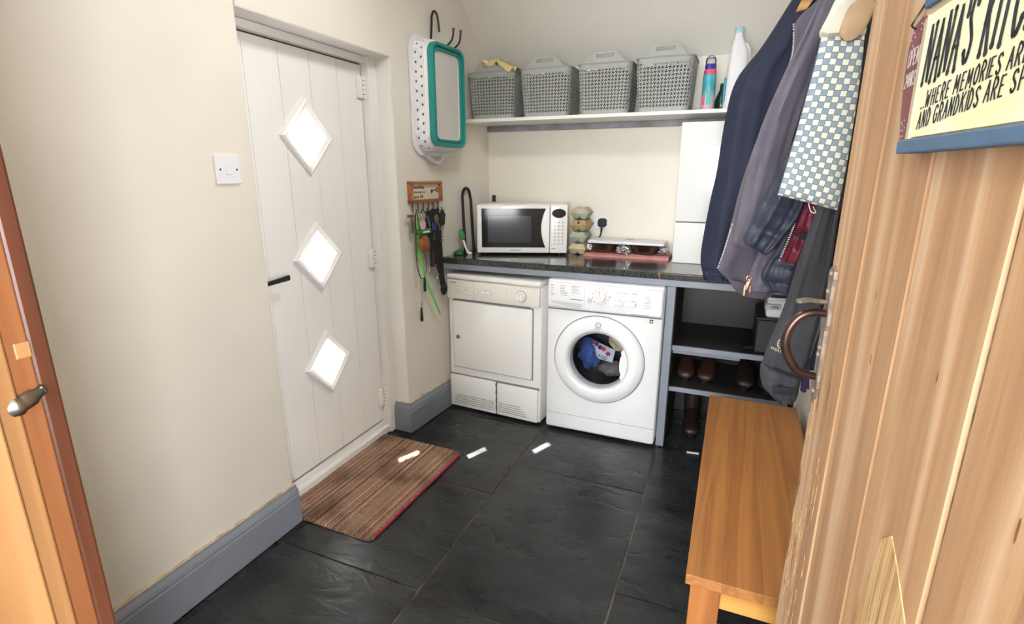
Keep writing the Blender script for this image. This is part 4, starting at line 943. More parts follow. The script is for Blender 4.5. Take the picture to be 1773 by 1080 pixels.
# local frame: y along wall (to the back), x out of the wall
hk = empty('wall_hook', (*wall_pt(-.70), 2.06), wang, 'row of black iron coat hooks carrying the laundry tubs', 'hook rack')
one('rail', rbox(-.002, .010, -.09, .16, -.075, -.04, .003), M['wall'] if False else pm('hook_rail_brown', (70, 52, 44), .5), hk)
M['hookblack'] = pm('black_iron', (40, 32, 30), .4, .3); M['hookred'] = pm('rust_red_tip', (128, 62, 48), .5)
one('loop_hook', tube(smooth_path([(.008, -.035, -.05), (.02, -.036, .06), (.022, -.034, .10), (.026, -.02, .122), (.03, -.004, .112), (.034, .0, .09), (.04, .002, .03)], 5), .0055, 8), M['hookblack'], hk, True)
for y, z in ((.045, .046), (.115, .05)):
    q = one('prong', tube(smooth_path([(.008, y, -.045), (.05, y, -.03), (.085, y+.004, .0), (.094, y+.006, z)], 5), .005, 8), M['hookblack'], hk, True)
    one('tip', lathe([(.0, -.008), (.0075, -.002), (.0075, .006), (0, .01)], 10), M['hookred'], q, True, (.094, y+.006, z))
lb = empty('laundry_basket', (*wall_pt(-.738), 1.765), wang, 'white perforated laundry basket hung mouth to the left wall', 'laundry basket')
BW, BH, BD = .33, .535, .10
def bring(w_, h_, x, r=.075, n=96): return [(x, *perim(w_, h_, r, k/n)) for k in range(n)]
NC, NR = 72, 2
def fm2(c, r): x = .016+.062*r/NR; f = r/NR; y, z = perim(BW-.01*f, BH-.012*f, .075, c/NC); return (x, y, z)
hole = [(.30*math.cos(2*PI*k/8), .16*math.sin(2*PI*k/8)) for k in range(8)]
mb = perforated(NC, NR, fm2, lambda c, r: hole if (c+r) % 2 == 0 else None, 1, 1); o = mb.build('perforated_side', M['whitepl'], lb); sm = o.modifiers.new('t', 'SOLIDIFY'); sm.thickness = .002
one('rim', loft([bring(BW, BH, .016), bring(BW+.036, BH+.036, .014), bring(BW+.038, BH+.038, .006), bring(BW+.032, BH+.03, .003), bring(BW-.01, BH-.01, .003)], False), M['whitepl'], lb, True)
one('base', loft([bring(BW-.01, BH-.012, .078), bring(BW-.03, BH-.03, .092), bring(BW-.06, BH-.06, .094), bring(.02, .02, .094, .009)]), M['whitepl'], lb, True)
hp = smooth_path([(.012, -.09, -.275), (.014, -.05, -.30), (.02, -.02, -.315), (.022, .02, -.32), (.02, .05, -.305), (.014, .09, -.275)], 5); one('handle', tube(hp, (.012), 8), M['whitepl'], lb, True)
tb = empty('collapsible_tub', (*wall_pt(-.745, .0), 1.767), wang, 'teal and white folding washing tub hanging over the white laundry basket', 'tub')
def tring(w_, h_, x, r): return [(x, *perim(w_, h_, r, k/96)) for k in range(96)]
tw, th_ = .30, .485
one('silicone_rim', loft([tring(tw, th_, .097, .05), tring(tw, th_, .122, .05), tring(tw-.012, th_-.012, .126, .047), tring(tw-.03, th_-.03, .122, .042), tring(tw-.034, th_-.034, .11, .04), tring(tw-.05, th_-.05, .11, .036), tring(tw-.054, th_-.054, .118, .035), tring(tw-.068, th_-.068, .118, .03), tring(tw-.07, th_-.07, .099, .03)]), M['teal'], tb, True)
one('base_panel', loft([tring(tw-.071, th_-.071, .1, .03), tring(tw-.071, th_-.071, .109, .03), tring(tw-.085, th_-.085, .109, .028), tring(tw-.09, th_-.09, .106, .026), tring(.02, .02, .106, .009)]), pm('tub_base_grey_white', (206, 202, 196), .5, var=.03), tb, True)

# ------------------------------------------------------------------ key holder
kr = empty('key_holder', (*wall_pt(-.84), 1.296), wang, 'small wooden framed plaque with key hooks on the left wall', 'key holder')
M['kframe'] = wood('warm_frame_wood', (176, 116, 66), (128, 76, 40), 'Y', 2, .5, .1); M['plaque'] = pm('plaque_cream', (216, 204, 180), .7, var=.08, vscale=40)
kw, kh = .275, .108
for nm, b_ in (('frame_rail', rbox(0, .03, -kw/2, kw/2, kh/2-.012, kh/2, .002)), ('frame_rail', rbox(0, .03, -kw/2, kw/2, -kh/2, -kh/2+.016, .002)), ('frame_stile', rbox(0, .03, -kw/2, -kw/2+.014, -kh/2, kh/2, .002)), ('frame_stile', rbox(0, .03, kw/2-.014, kw/2, -kh/2, kh/2, .002))): one(nm, b_, M['kframe'], kr)
one('plaque', box(.001, .012, -kw/2+.008, kw/2-.008, -kh/2+.008, kh/2-.008), M['plaque'], kr)
fk = lambda y, z: frame((.0126, y, z), (0, 1, 0), (0, 0, 1))
for t_, z in (('Friendship', .017), ('is the key to a', -.006), ('happy life', -.031)): text_obj('lettering', t_, .026 if 'is the' not in t_ else .02, M['ink'], kr, fk(-.112, z), .95)
mb = MB(); mb.add(box(.0124, .014, .05, .098, .004, .009)); mb.add(box(.0124, .014, .052, .057, -.01, .005)); mb.add(box(.0124, .014, .061, .066, -.006, .005))
mb.add(lathe([(.006, 0), (.009, .001), (.012, 0)], 16, Matrix.Translation((.013, .109, .0065)) @ Matrix.Rotation(PI/2, 4, 'Y'), False))
mb.build('key_symbol', M['ink'], kr)
hooks = [-.115+.046*k for k in range(6)]
for y in hooks: one('hook', tube(smooth_path([(.012, y, -.05), (.012, y, -.085), (.018, y+.002, -.105), (.03, y+.004, -.102), (.034, y+.004, -.085)], 4), .0028, 6), M['black'], kr, True)
def hung(name, k, label, cat, group=None): return empty(name, tuple(kr.matrix_basis @ Vector((.024, hooks[k]+.003, -.10))) if False else tuple(Matrix.Translation(kr.location) @ Matrix.Rotation(wang, 4, 'Z') @ Vector((.024, hooks[k]+.003, -.10))), wang, label, cat, group)
M['lead'] = pm('black_webbing', (30, 28, 30), .8, bump=.3, bscale=200); M['leather'] = pm('maroon_leather', (66, 34, 34), .6); M['limeg'] = pm('lime_silicone', (120, 200, 90), .45)
M['tan'] = pm('brown_plush', (150, 96, 62), .95, var=.2, vscale=40, bump=.5, bscale=200); M['brass'] = pm('brass_key', (190, 170, 110), .3, .9); M['grn'] = pm('green_felt', (60, 120, 70), .8)
def strap(pts, w_, t_, parent, nm, mat): return one(nm, tube(smooth_path(pts, 6), (w_, t_), 8, flat=(0, 1, 0)), mat, parent, True)
t = hung('lanyard', 0, 'bright lime green rubber lanyard strap hanging from the key hooks', 'lanyard')
strap([(.006, .0, 0), (.01, .005, -.12), (.012, .015, -.24), (.014, .05, -.36), (.016, .11, -.48), (.018, .165, -.58)], .009, .0025, t, 'strap', M['limeg'])
strap([(.0, -.004, 0), (.003, -.006, -.1), (.004, -.002, -.2), (.01, .012, -.24)], .008, .002, t, 'strap', M['limeg'])
t = hung('whistle_cord', 0, 'black cord with a long black whistle, lowest of the two whistles', 'whistle cord')
one('cord', tube(smooth_path([(.004, -.008, 0), (.006, -.015, -.15), (.006, -.012, -.4), (.008, .0, -.47), (.008, .006, -.475)], 6), .0016, 6), M['plaque'], t, True)
one('clip', tube([(.008, .006, -.47), (.008, .012, -.485), (.008, .006, -.5), (.008, 0, -.485)], .002, 6, True), M['steel'], t, True)
one('whistle', lathe([(.004, 0), (.006, -.01), (.0085, -.05), (.0085, -.075), (.005, -.08)], 12), M['black'], t, True, (.008, .006, -.505))
t = hung('whistle_cord', 0, 'dark looped cord with a short black whistle at its side', 'whistle cord')
one('cord', tube(smooth_path([(.01, -.01, 0), (.012, -.02, -.15), (.012, -.018, -.28), (.014, .01, -.345), (.014, .04, -.34), (.014, .06, -.28), (.014, .045, -.2), (.012, .02, -.1), (.01, .004, 0)], 6), .0022, 6), M['lead'], t, True)
one('whistle', lathe([(.003, 0), (.006, -.012), (.008, -.06), (.007, -.078), (0, -.08)], 12), M['black'], t, True, (.015, .036, -.345))
t = hung('plush_keyring', 1, 'brown plush keyring in a green top hanging from the key hooks', 'keyring')
o = blob('plush_body', (.02, -.006, -.165), (.022, .042, .05), 5, M['tan'], .25); o.parent = t
one('green_top', rbox(.0, .038, -.06, .045, -.115, -.085, .01, 3), M['grn'], t, True); one('white_tag', rbox(.0385, .0395, -.035, .02, -.106, -.097, .0004, 1), M['dial'], t)
one('pink_disc', lathe([(0, .003), (.024, .003), (.024, 0), (0, 0)], 20, Matrix.Rotation(PI/2, 4, 'Y')), pm('pink_disc', (214, 178, 176), .6), t, loc=(.036, -.035, -.063))
one('ring', tube([(.004, .012*math.cos(2*PI*k/16), -.014+.014*math.sin(2*PI*k/16)) for k in range(16)], .0013, 6, True), M['steel'], t, True)
one('chain', tube(smooth_path([(.005, 0, -.028), (.014, -.006, -.06), (.018, -.006, -.09)], 4), .0022, 6), M['steel'], t, True)
t = hung('house_key', 0, 'silver key with a long pale fob, nearest the white door', 'key')
one('fob', rbox(.004, .012, -.05, -.03, -.105, -.02, .003), M['steel'], t); one('key_blade', rbox(.006, .009, -.02, -.008, -.08, -.012, .001), M['chrome'], t); one('toggle', rbox(.0, .01, -.07, -.02, -.022, -.008, .003), M['tan'], t)
t = hung('house_key', 1, 'pair of silver keys on a ring behind the plush keyring', 'key')
for a in (-.3, .35): one('key_blade', rbox(-.0015, .0015, -.006, .006, -.085, -.02, .001), M['chrome'], t, loc=(.03, .012, 0)).rotation_euler = (a, 0, 0)
t = hung('house_key', 3, 'round-headed brass key hanging in front of the black dog lead', 'key')
one('key_head', lathe([(0, .0015), (.020, .0015), (.020, -.0015), (0, -.0015)], 18, Matrix.Rotation(PI/2, 4, 'Y')), M['brass'], t, loc=(.03, .008, -.04)); o = one('key_blade', rbox(-.001, .001, -.006, .006, -.07, -.012, .001), M['brass'], t, loc=(.03, .008, -.04)); o.rotation_euler = (.5, 0, 0)
o = one('blue_fob', rbox(-.001, .003, -.02, .02, -.05, -.012, .004), pm('indigo_fob', (56, 54, 130), .5), t, loc=(.026, -.01, -.05))
t = hung('dog_lead', 4, 'wide black dog collar with silver buckles on the key hooks', 'dog lead')
strap([(.0, .004, 0), (.008, .01, -.08), (.01, .012, -.2), (.012, .016, -.33), (.014, .022, -.40), (.016, .03, -.43)], .026, .004, t, 'webbing', M['lead'])
strap([(.006, -.02, 0), (.012, -.024, -.12), (.012, -.02, -.25), (.014, .0, -.34)], .018, .004, t, 'webbing', M['lead'])
for z in (-.105, -.165): one('buckle', tube([(.018, -.022, z), (.018, .04, z), (.018, .042, z+.014), (.018, .03, z+.02)], .0028, 6), M['chrome'], t, True)
o = blob('pouch', (.016, .03, -.445), (.016, .026, .032), 3, M['lead'], .25); o.parent = t
t = hung('dog_lead', 2, 'dark maroon leather dog lead with a silver trigger clip', 'dog lead')
strap([(.004, .004, 0), (.01, .012, -.1), (.012, .02, -.2), (.012, .024, -.30)], .016, .003, t, 'strap', M['lead']); strap([(.008, .03, -.14), (.014, .034, -.22), (.014, .03, -.30)], .013, .004, t, 'strap', M['leather'])
one('trigger_clip', tube(smooth_path([(.016, .0, -.30), (.016, -.012, -.33), (.016, .02, -.36), (.016, .055, -.375), (.016, .06, -.35), (.016, .04, -.315), (.016, .02, -.30)], 4), .004, 8), M['chrome'], t, True)
t = hung('dog_lead', 3, 'black webbing dog lead with grey lettering between the other leads', 'dog lead')
strap([(.0, .0, 0), (.012, -.01, -.06), (.014, -.006, -.15), (.014, .0, -.24), (.012, .006, -.29)], .02, .004, t, 'webbing', M['lead'])
text_obj('lettering', 'STL', .022, M['printgrey'], t, frame((.0185, .006, -.155), (0, .0, 1), (0, -1, 0)) , 1.0)
o = blob('dark_hank', (.012, .005, -.045), (.014, .04, .05), 6, M['lead'], .35); o.parent = t
t = hung('luggage_strap', 5, 'dark green cord bundle on the key hook nearest the back wall', 'cord')
o = blob('cord_bundle', (.008, .004, -.045), (.01, .022, .045), 7, pm('dark_green_cord', (44, 58, 44), .8, var=.3, vscale=60), .5); o.parent = t

# ------------------------------------------------------------------ rug
def rug_mat():
    m_ = bpy.data.materials.new('striped_rug'); m_.use_nodes = True; N = m_.node_tree.nodes; Lk = m_.node_tree.links; b_ = N['Principled BSDF']; b_.inputs['Roughness'].default_value = .95
    tc = N.new('ShaderNodeTexCoord'); mp = N.new('ShaderNodeMapping'); mp.inputs['Scale'].default_value = (120, .25, 0); Lk.new(tc.outputs['Object'], mp.inputs[0])
    n1 = N.new('ShaderNodeTexNoise'); n1.inputs['Scale'].default_value = 1; n1.inputs['Detail'].default_value = 1; Lk.new(mp.outputs[0], n1.inputs['Vector'])
    n2 = N.new('ShaderNodeTexNoise'); n2.inputs['Scale'].default_value = 260; n2.inputs['Detail'].default_value = 2; Lk.new(tc.outputs['Object'], n2.inputs['Vector'])
    ad = N.new('ShaderNodeMath'); ad.operation = 'MULTIPLY_ADD'; ad.inputs[1].default_value = .35; mr_ = N.new('ShaderNodeMapRange'); mr_.inputs[1].default_value = .3; mr_.inputs[2].default_value = .7; mr_.inputs[3].default_value = .2; mr_.inputs[4].default_value = .85; Lk.new(n1.outputs['Fac'], mr_.inputs[0]); Lk.new(n2.outputs['Fac'], ad.inputs[0]); Lk.new(mr_.outputs[0], ad.inputs[2])
    rp = N.new('ShaderNodeValToRGB'); e = rp.color_ramp.elements; e[0].position = .42; e[0].color = (*lin((70, 48, 46)), 1); e[1].position = .95; e[1].color = (*lin((206, 190, 168)), 1)
    for p, c in ((.52, (140, 60, 66)), (.58, (160, 116, 84)), (.65, (184, 162, 132)), (.71, (150, 76, 78)), (.77, (166, 150, 120)), (.86, (150, 146, 122))): q = e.new(p); q.color = (*lin(c), 1)
    Lk.new(ad.outputs[0], rp.inputs[0])
    n3 = N.new('ShaderNodeTexNoise'); n3.inputs['Scale'].default_value = 4.5; n3.inputs['Detail'].default_value = 2; Lk.new(tc.outputs['Object'], n3.inputs['Vector'])
    r3 = N.new('ShaderNodeValToRGB'); r3.color_ramp.elements[0].position = .32; r3.color_ramp.elements[0].color = (.42, .38, .35, 1); r3.color_ramp.elements[1].position = .52; r3.color_ramp.elements[1].color = (1, 1, 1, 1); Lk.new(n3.outputs['Fac'], r3.inputs[0])
    mx = N.new('ShaderNodeMix'); mx.data_type = 'RGBA'; mx.blend_type = 'MULTIPLY'; mx.inputs[0].default_value = 1; Lk.new(rp.outputs[0], mx.inputs[6]); Lk.new(r3.outputs[0], mx.inputs[7]); Lk.new(mx.outputs[2], b_.inputs['Base Color'])
    return m_
rg = empty('door_mat', (.135, -1.522, 0), math.radians(-1.0), 'striped red and beige door mat lying in front of the white door', 'door mat')
RW, RH = .485, .735; nx, ny = 150, 110; vs = []; fs = []; idx = {}
def inside(x, y):
    ax, ay = abs(x)-(RW/2-.03), abs(y)-(RH/2-.03); return ax <= 0 or ay <= 0 or math.hypot(ax, ay) <= .03
for i in range(nx+1):
    for j in range(ny+1):
        x = -RW/2+RW*i/nx; y = -RH/2+RH*j/ny
        if not inside(x, y): 
            ax, ay = abs(x)-(RW/2-.03), abs(y)-(RH/2-.03); k = .03/math.hypot(ax, ay); x = math.copysign(RW/2-.03+ax*k, x); y = math.copysign(RH/2-.03+ay*k, y)
        z = .009+.0022*(1 if i % 2 else -1)+random.uniform(-.0014, .0014)
        if i in (0, nx) or j in (0, ny): z = .004; x += random.uniform(-.0018, .0018); y += random.uniform(-.003, .003)
        idx[i, j] = len(vs); vs.append((x, y, z))
for i in range(nx):
    for j in range(ny): fs.append((idx[i, j], idx[i+1, j], idx[i+1, j+1], idx[i, j+1]))
rim = [idx[i, 0] for i in range(nx+1)]+[idx[nx, j] for j in range(1, ny+1)]+[idx[i, ny] for i in range(nx-1, -1, -1)]+[idx[0, j] for j in range(ny-1, 0, -1)]
n0 = len(vs); vs += [(vs[k][0], vs[k][1], .0) for k in rim]
for k in range(len(rim)): fs.append((rim[k], rim[(k+1) % len(rim)], n0+(k+1) % len(rim), n0+k))
fs.append(tuple(n0+k for k in range(len(rim))))
one('pile', (vs, fs), rug_mat(), rg, True, auto=80)
one('bound_edge', tube([(RW/2-.003, -RH/2+.03+(RH-.06)*k/40+0, .006+random.uniform(-.001, .001)) for k in range(41)], .0055, 6), pm('crimson_binding', (176, 40, 70), .9, var=.3, vscale=90), rg, True)

# ------------------------------------------------------------------ oak bench
be = empty('bench', (1.53, -2.13, 0), 0, 'plain oak bench standing along the right wall below the coats', 'bench')
BWd, BLn, BHt = .338, 1.145, .45
for k, (a, b_) in enumerate(((0, .0829), (.083, .1719), (.172, .2599), (.26, BWd))): one('seat_board', rbox(a, b_, 0, BLn, BHt-.028, BHt, .0008, 1), M['oak'], be)
for x in (.012, BWd-.082):
    for y in (.012, BLn-.082): one('leg', rbox(x, x+.07, y, y+.07, 0, BHt-.028, .003), M['oakz'], be)
for y in (.03, BLn-.055): one('end_rail', rbox(.08, BWd-.08, y, y+.022, BHt-.10, BHt-.028, .003), M['oakx'], be)
for x in (.03, BWd-.055): one('side_rail', rbox(x, x+.022, .08, BLn-.08, BHt-.09, BHt-.028, .003), M['oak'], be)

# ------------------------------------------------------------------ shoes and boxes on the rack
def shoe(name, loc, rz, mu, ms, label, h=.10, L_=.26, grp='shoes on the rack under the worktop', cat='shoe', boot=0):
    t = empty(name, loc, rz, label, cat, grp); rings = []
    for f, w_, hh in ((0, .024, .05), (.06, .034, .085), (.2, .036, .095), (.36, .036, .088), (.5, .04, .072), (.7, .046, .052), (.86, .045, .042), (.95, .038, .034), (.99, .024, .026), (1, .01, .018)):
        ring = []
        for k in range(14):
            a = 2*PI*k/14; z = .022+(hh*h/.1)*max(0, .5+.5*math.sin(a)); ring.append((w_*math.cos(a), -L_/2+f*L_, z))
        rings.append(ring)
    one('upper', loft(rings), mu, t, True, auto=70)
    one('sole', prism([(.03*math.cos(q)*1.25*(1 if math.sin(q) > 0 else .85), L_/2*math.sin(q)) for q in [2*PI*k/20 for k in range(20)]], lambda x, y: (x, y, 0), lambda x, y: (x, y, .026)), ms, t)
    if boot: one('shaft', lathe([(.038, .06), (.043, .12), (.047, boot), (.041, boot), (.036, .1)], 16), mu, t, True, (0, -L_*.3, 0))
    return t
br1 = pm('brown_leather', (56, 37, 28), .45, var=.2); br2 = pm('dark_brown_leather', (42, 31, 27), .45, var=.2); bk1 = pm('black_leather', (34, 32, 32), .4, var=.2)
shoe('shoe', (1.39, -.44, .33), PI+.05, br1, bk1, 'brown leather shoe on the lower rack shelf, nearest the grey upright'); shoe('shoe', (1.50, -.44, .33), PI-.05, br1, bk1, 'second brown leather shoe on the lower rack shelf')
shoe('shoe', (1.685, -.46, .33), PI, br2, bk1, 'dark brown shoe on the lower rack shelf beside the coat sleeve'); shoe('shoe', (1.787, -.46, .33), PI, bk1, bk1, 'black shoe at the wall end of the lower rack shelf')
shoe('boot', (1.44, -.42, 0), PI+.1, br2, bk1, 'dark brown boot on the floor under the rack, nearer the washing machine', boot=.23, cat='boot'); shoe('boot', (1.57, -.42, 0), PI-.1, br2, bk1, 'dark brown boot on the floor under the rack behind the bench', boot=.23, cat='boot')
o = one('shoe_horn', rbox(-.03, .03, -.008, .008, 0, .006, .003), M['whitepl'], None, False, (1.475, -.70, 0)); o.rotation_euler = (0, 0, .1); tag(o, 'small white plastic strip on the floor beside the bench', 'plastic strip')
cb = empty('storage_crate', (1.765, -.47, .553), 0, 'dark storage crate on the upper rack shelf under the white tub', 'crate')
one('crate_body', rbox(-.065, .065, -.15, .15, 0, .165, .008), bk1, cb); one('crate_lid', rbox(-.068, .068, -.153, .153, .165, .176, .004), bk1, cb)
tub = empty('clip_tub', (1.785, -.50, .7295), 0, 'white lidded plastic tub with a grey clip beside the hanging coats', 'tub')
one('tub_body', rbox(-.05, .05, -.1, .1, 0, .085, .01), M['whitepl'], tub); one('tub_lid', rbox(-.053, .053, -.103, .103, .085, .098, .004), M['whitepl'], tub)
one('clip', rbox(-.058, .01, -.112, -.1, .04, .068, .004), pm('pale_grey_plastic', (186, 188, 196), .4), tub); one('clip_slot', box(-.03, .0, -.1126, -.111, .049, .06), M['printgrey'], tub)
ts = empty('torch', (1.69, -.60, .553), .4, 'small black and chrome torch on the upper rack shelf', 'torch')
one('barrel', lathe([(.012, -.05), (.012, .03), (.018, .04), (.018, .06)], 14, Matrix.Rotation(PI/2, 4, 'Y')), M['black'], ts, True, (0, 0, .0185)); one('bezel', lathe([(.0185, .058), (.0185, .066), (.014, .066)], 14, Matrix.Rotation(PI/2, 4, 'Y')), M['chrome'], ts, True, (0, 0, .0185))

# ------------------------------------------------------------------ coat rail and garments on the right wall
cr_ = empty('coat_rail', (XR, -1.25, 2.17), 0, 'wooden coat rail with hooks high on the right wall', 'coat rail')
one('rail_board', rbox(-.02, 0, -.6, .6, -.04, .04, .004), M['oak'], cr_)
for y in (.4, .17, -.05, -.25, -.43): one('hook', tube(smooth_path([(-.02, y, .0), (-.06, y, -.02), (-.085, y, 0), (-.09, y, .03)], 4), .005, 8), M['hookblack'], cr_, True)
def catm(vals, n):
    out = []
    for i in range(len(vals)-1):
        a, b_, c, d = vals[max(i-1, 0)], vals[i], vals[i+1], vals[min(i+2, len(vals)-1)]
        for q in range(n):
            t = q/n; out.append(.5*((2*b_)+(c-a)*t+(2*a-5*b_+4*c-d)*t*t+(3*b_-a-3*c+d)*t**3))
    out.append(vals[-1]); return out
def garment(name, rows, y, th, mat, parent, amp=.012, kf=3.0, seed=0, quilt=0, n=48, sub=6, slope=0, uv=None, pw=.75):
    """rows of (left pixel, right pixel) seen from the doorway, placed on the real plane y; closed body of thickness th with hanging folds"""
    Lp = []; Rp = []
    for r in rows:
        if r[0] == 'w': Lp.append(Vector((r[1], y, r[2]))); Rp.append(Vector((r[3], y, r[4]))); continue      # given in metres
        a = on_y(r[0], r[1], y)
        if len(r) == 2: b_ = Vector((XR-.012, y, a.z))
        else: b_ = on_y(r[2], r[3], y); b_.x = min(b_.x, XR-.012)
        Lp.append(a); Rp.append(b_)
    Lp = catm(Lp, sub); Rp = catm(Rp, sub); rings = []; uvs = []; acc = 0; N_ = len(Lp)
    for i in range(N_):
        if i: acc += ((Lp[i]+Rp[i])/2-(Lp[i-1]+Rp[i-1])/2).length
        c = (Lp[i]+Rp[i])/2; h_ = (Rp[i]-Lp[i])/2; ring = []; f = i/(N_-1)
        qf = 1-quilt*(1-abs(math.sin(acc*PI/.075))**.6) if quilt else 1
        endf = min(1, .35+i/4, .35+(N_-1-i)/3)
        for k in range(n):
            a = 2*PI*k/n; ca = math.copysign(abs(math.cos(a))**pw, math.cos(a)); sa = math.copysign(abs(math.sin(a))**pw, math.sin(a)); s = (ca+1)/2
            d = amp*(math.sin(kf*2*PI*s+2.2*f+seed)+.6*math.sin(kf*4.3*PI*s-3*f+seed*2))*min(1, .25+f*1.5)+amp*1.2*noise.noise((s*4+seed, f*7, seed))
            p = c+h_*ca*(1-.012*(1-qf)*6)+Vector((0, (th/2*qf)*sa*endf+d, 0)); ring.append(p); uvs.append(((h_.length*(1+ca))/.0136, -acc/.0136))
        rings.append(ring)
    org = (Lp[0]+Rp[0])/2; vf = loft([[p-parent.location for p in r] for r in rings]); o = one(name, vf, mat, parent, True, auto=75)
    if uv:
        ul = o.data.uv_layers.new(name='UVMap')
        for lp in o.data.loops: ul.data[lp.index].uv = uvs[lp.vertex_index]
    return o
def gthing(name, u, v, y, label, cat): return empty(name, tuple(on_y(u, v, y)), 0, label, cat, 'coats hanging on the right wall' if cat in ('coat', 'jacket') else None)
def zip_line(parent, pts, y, mat, nm='zip_teeth', r=.0022):
    P = smooth_path([on_y(u, v, y)-parent.location for u, v in pts], 8); mb = MB()
    for i in range(len(P)-1):
        L_ = (P[i+1]-P[i]).length; m_ = max(1, int(L_/.0055))
        for q in range(m_): c = P[i].lerp(P[i+1], q/m_); mb.add(box(c.x-r, c.x+r, c.y-r, c.y+r, c.z-.0017, c.z+.0017))
    o = mb.build(nm, mat, parent); o['kind'] = 'stuff'; return o
fab = lambda n_, c, v=.12, r=.9, b=.25, sh=.0: pm(n_, c, r, var=v, vscale=9, bump=b, bscale=160, sheen=sh)
M['navy'] = fab('navy_softshell', (31, 38, 62), .15, .75); M['fleece'] = fab('mauve_grey_fleece', (104, 98, 112), .14, .95, .35, .15); M['fleece2'] = fab('dusky_mauve_fleece', (92, 86, 99), .14, .95, .35, .15)
M['puff'] = fab('dark_blue_quilted_nylon', (48, 54, 72), .2, .5, .15); M['maroon'] = fab('maroon_lining', (126, 42, 62), .2, .45, .15); M['charc'] = fab('charcoal_softshell', (66, 68, 74), .14, .9, .3)
M['darkj'] = fab('near_black_fabric', (40, 42, 48), .15, .9); M['zipw'] = pm('pale_zip', (206, 204, 200), .5); M['rose'] = pm('rose_gold', (222, 176, 150), .25, .9)
t = gthing('coat', 1300, 200, -.85, 'navy blue softshell coat hanging nearest the back wall', 'coat')
garment('coat_body', [(1408, -60), (1371, 0), (1319, 80), (1274, 140), (1255, 208), (1241, 295), (1230, 345), (1216, 418), (1213, 452), (1216, 470)], -.83, .18, M['navy'], t, .015, 2.5, 1)
garment('elastic_hem', [(1216, 466, 1266, 470), (1217, 476, 1264, 482), (1219, 484, 1262, 488)], -.915, .05, M['navy'], t, .006, 7, 3)
garment('dark_lining', [(1262, 462, 1300, 462), (1268, 480, 1300, 485), (1275, 489, 1296, 492)], -.925, .05, M['darkj'], t, .004, 3, 2)
t = gthing('coat', 1340, 250, -1.08, 'mauve grey fleece coat with pale zip and rose gold puller', 'coat')
garment('coat_body', [(1432, -40, 1500, -40), (1415, 0), (1377, 40), (1372, 92), (1354, 148), (1318, 222), (1286, 310), (1266, 386), (1252, 435), (1243, 464, 1400, 470), (1258, 480, 1375, 490), (1272, 496, 1345, 504), (1290, 508, 1330, 513)], -1.09, .14, M['fleece2'], t, .015, 2.5, 2)
garment('sleeve', [(1432, -30, 1465, -30), (1412, 16, 1452, 20), (1388, 66, 1432, 70), (1352, 140, 1402, 150), (1316, 225, 1374, 235), (1292, 310, 1350, 322), (1278, 375, 1330, 388), (1268, 421, 1306, 433)], -1.205, .075, M['fleece'], t, .008, 1.6, 5)
garment('front_panel', [(1318, 425, 1345, 425), (1305, 455, 1345, 460), (1292, 490, 1338, 495), (1284, 503, 1328, 506)], -1.215, .03, M['fleece'], t, .004, 1.5, 4)
garment('hem_band', [(1264, 484, 1330, 502), (1268, 496, 1328, 509), (1286, 512, 1322, 518)], -1.17, .05, M['fleece2'], t, .003, 1.5, 4)
zip_line(t, [(1374, 42), (1372, 92), (1354, 146)], -1.175, M['zipw']); zip_line(t, [(1268, 388), (1255, 430), (1242, 466)], -1.185, M['zipw'])
zp = on_y(1296, 488, -1.24)-t.location
zq = one('zip_puller', rbox(-.006, .006, -.003, .003, -.03, .012, .002), M['rose'], t, loc=zp); zq.rotation_euler = (0, .3, 0)
one('zip_puller_ring', tube([zp+Vector((.008*math.cos(2*PI*k/14), -.003, .014+.01*math.sin(2*PI*k/14))) for k in range(14)], .0022, 6, True), M['rose'], t, True)
one('zip_puller_tag', rbox(-.004, .004, -.003, .003, -.052, -.012, .002), M['rose'], t, loc=zp+Vector((-.01, -.004, .0)))
one('zip_puller_tag', rbox(-.003, .003, -.003, .003, -.040, -.012, .002), M['rose'], t, loc=zp+Vector((.008, -.002, .0)))
t = gthing('coat_hanger', 1395, 10, -1.03, 'tan wooden coat hanger end showing between the coats', 'coat hanger')
a_ = on_y(1374, 31, -1.03)-t.location; b_ = on_y(1392, 27, -1.03)-t.location; c_ = on_y(1445, -50, -1.03)-t.location; d_ = on_y(1420, -60, -1.03)-t.location
one('hanger_arm', ([p+Vector((0, s, 0)) for s in (-.08, -.055) for p in (a_, b_, c_, d_)], [(0, 1, 2, 3), (7, 6, 5, 4), (0, 1, 5, 4), (1, 2, 6, 5), (2, 3, 7, 6), (3, 0, 4, 7)]), wood('hanger_wood', (196, 156, 88), (160, 118, 58), 'X', 1, .4, .1), t)
one('hanger_hook', tube([c_+Vector((0, -.07, 0)), c_+Vector((.02, -.07, .06)), c_+Vector((.05, -.07, .08))], .003, 6), M['steel'], t, True)
t = gthing('jacket', 1350, 380, -1.33, 'dark blue quilted puffer jacket with a maroon lining', 'jacket')
garment('jacket_body', [('w', 1.81, 2.15, 1.85, 2.15), ('w', 1.775, 2.03, 1.885, 2.03), ('w', 1.762, 1.85, 1.885, 1.85), (1432, 150, 1480, 150), (1408, 270, 1462, 275), (1380, 350, 1450, 355), (1350, 420, 1425, 430), (1326, 455, 1412, 460), (1317, 478, 1404, 486), (1328, 496, 1392, 503), (1346, 505, 1372, 510)], -1.33, .08, M['puff'], t, .006, 2, 3, .35)
garment('sleeve', [('w', 1.78, 2.02, 1.85, 2.02), ('w', 1.765, 1.88, 1.85, 1.88), ('w', 1.75, 1.72, 1.82, 1.72), (1397, 190, 1430, 200), (1366, 260, 1412, 275), (1338, 310, 1398, 335), (1316, 352, 1384, 375), (1298, 388, 1356, 412), (1286, 412, 1334, 436), (1290, 422, 1324, 441)], -1.43, .085, M['puff'], t, .007, 1.6, 6, .4)
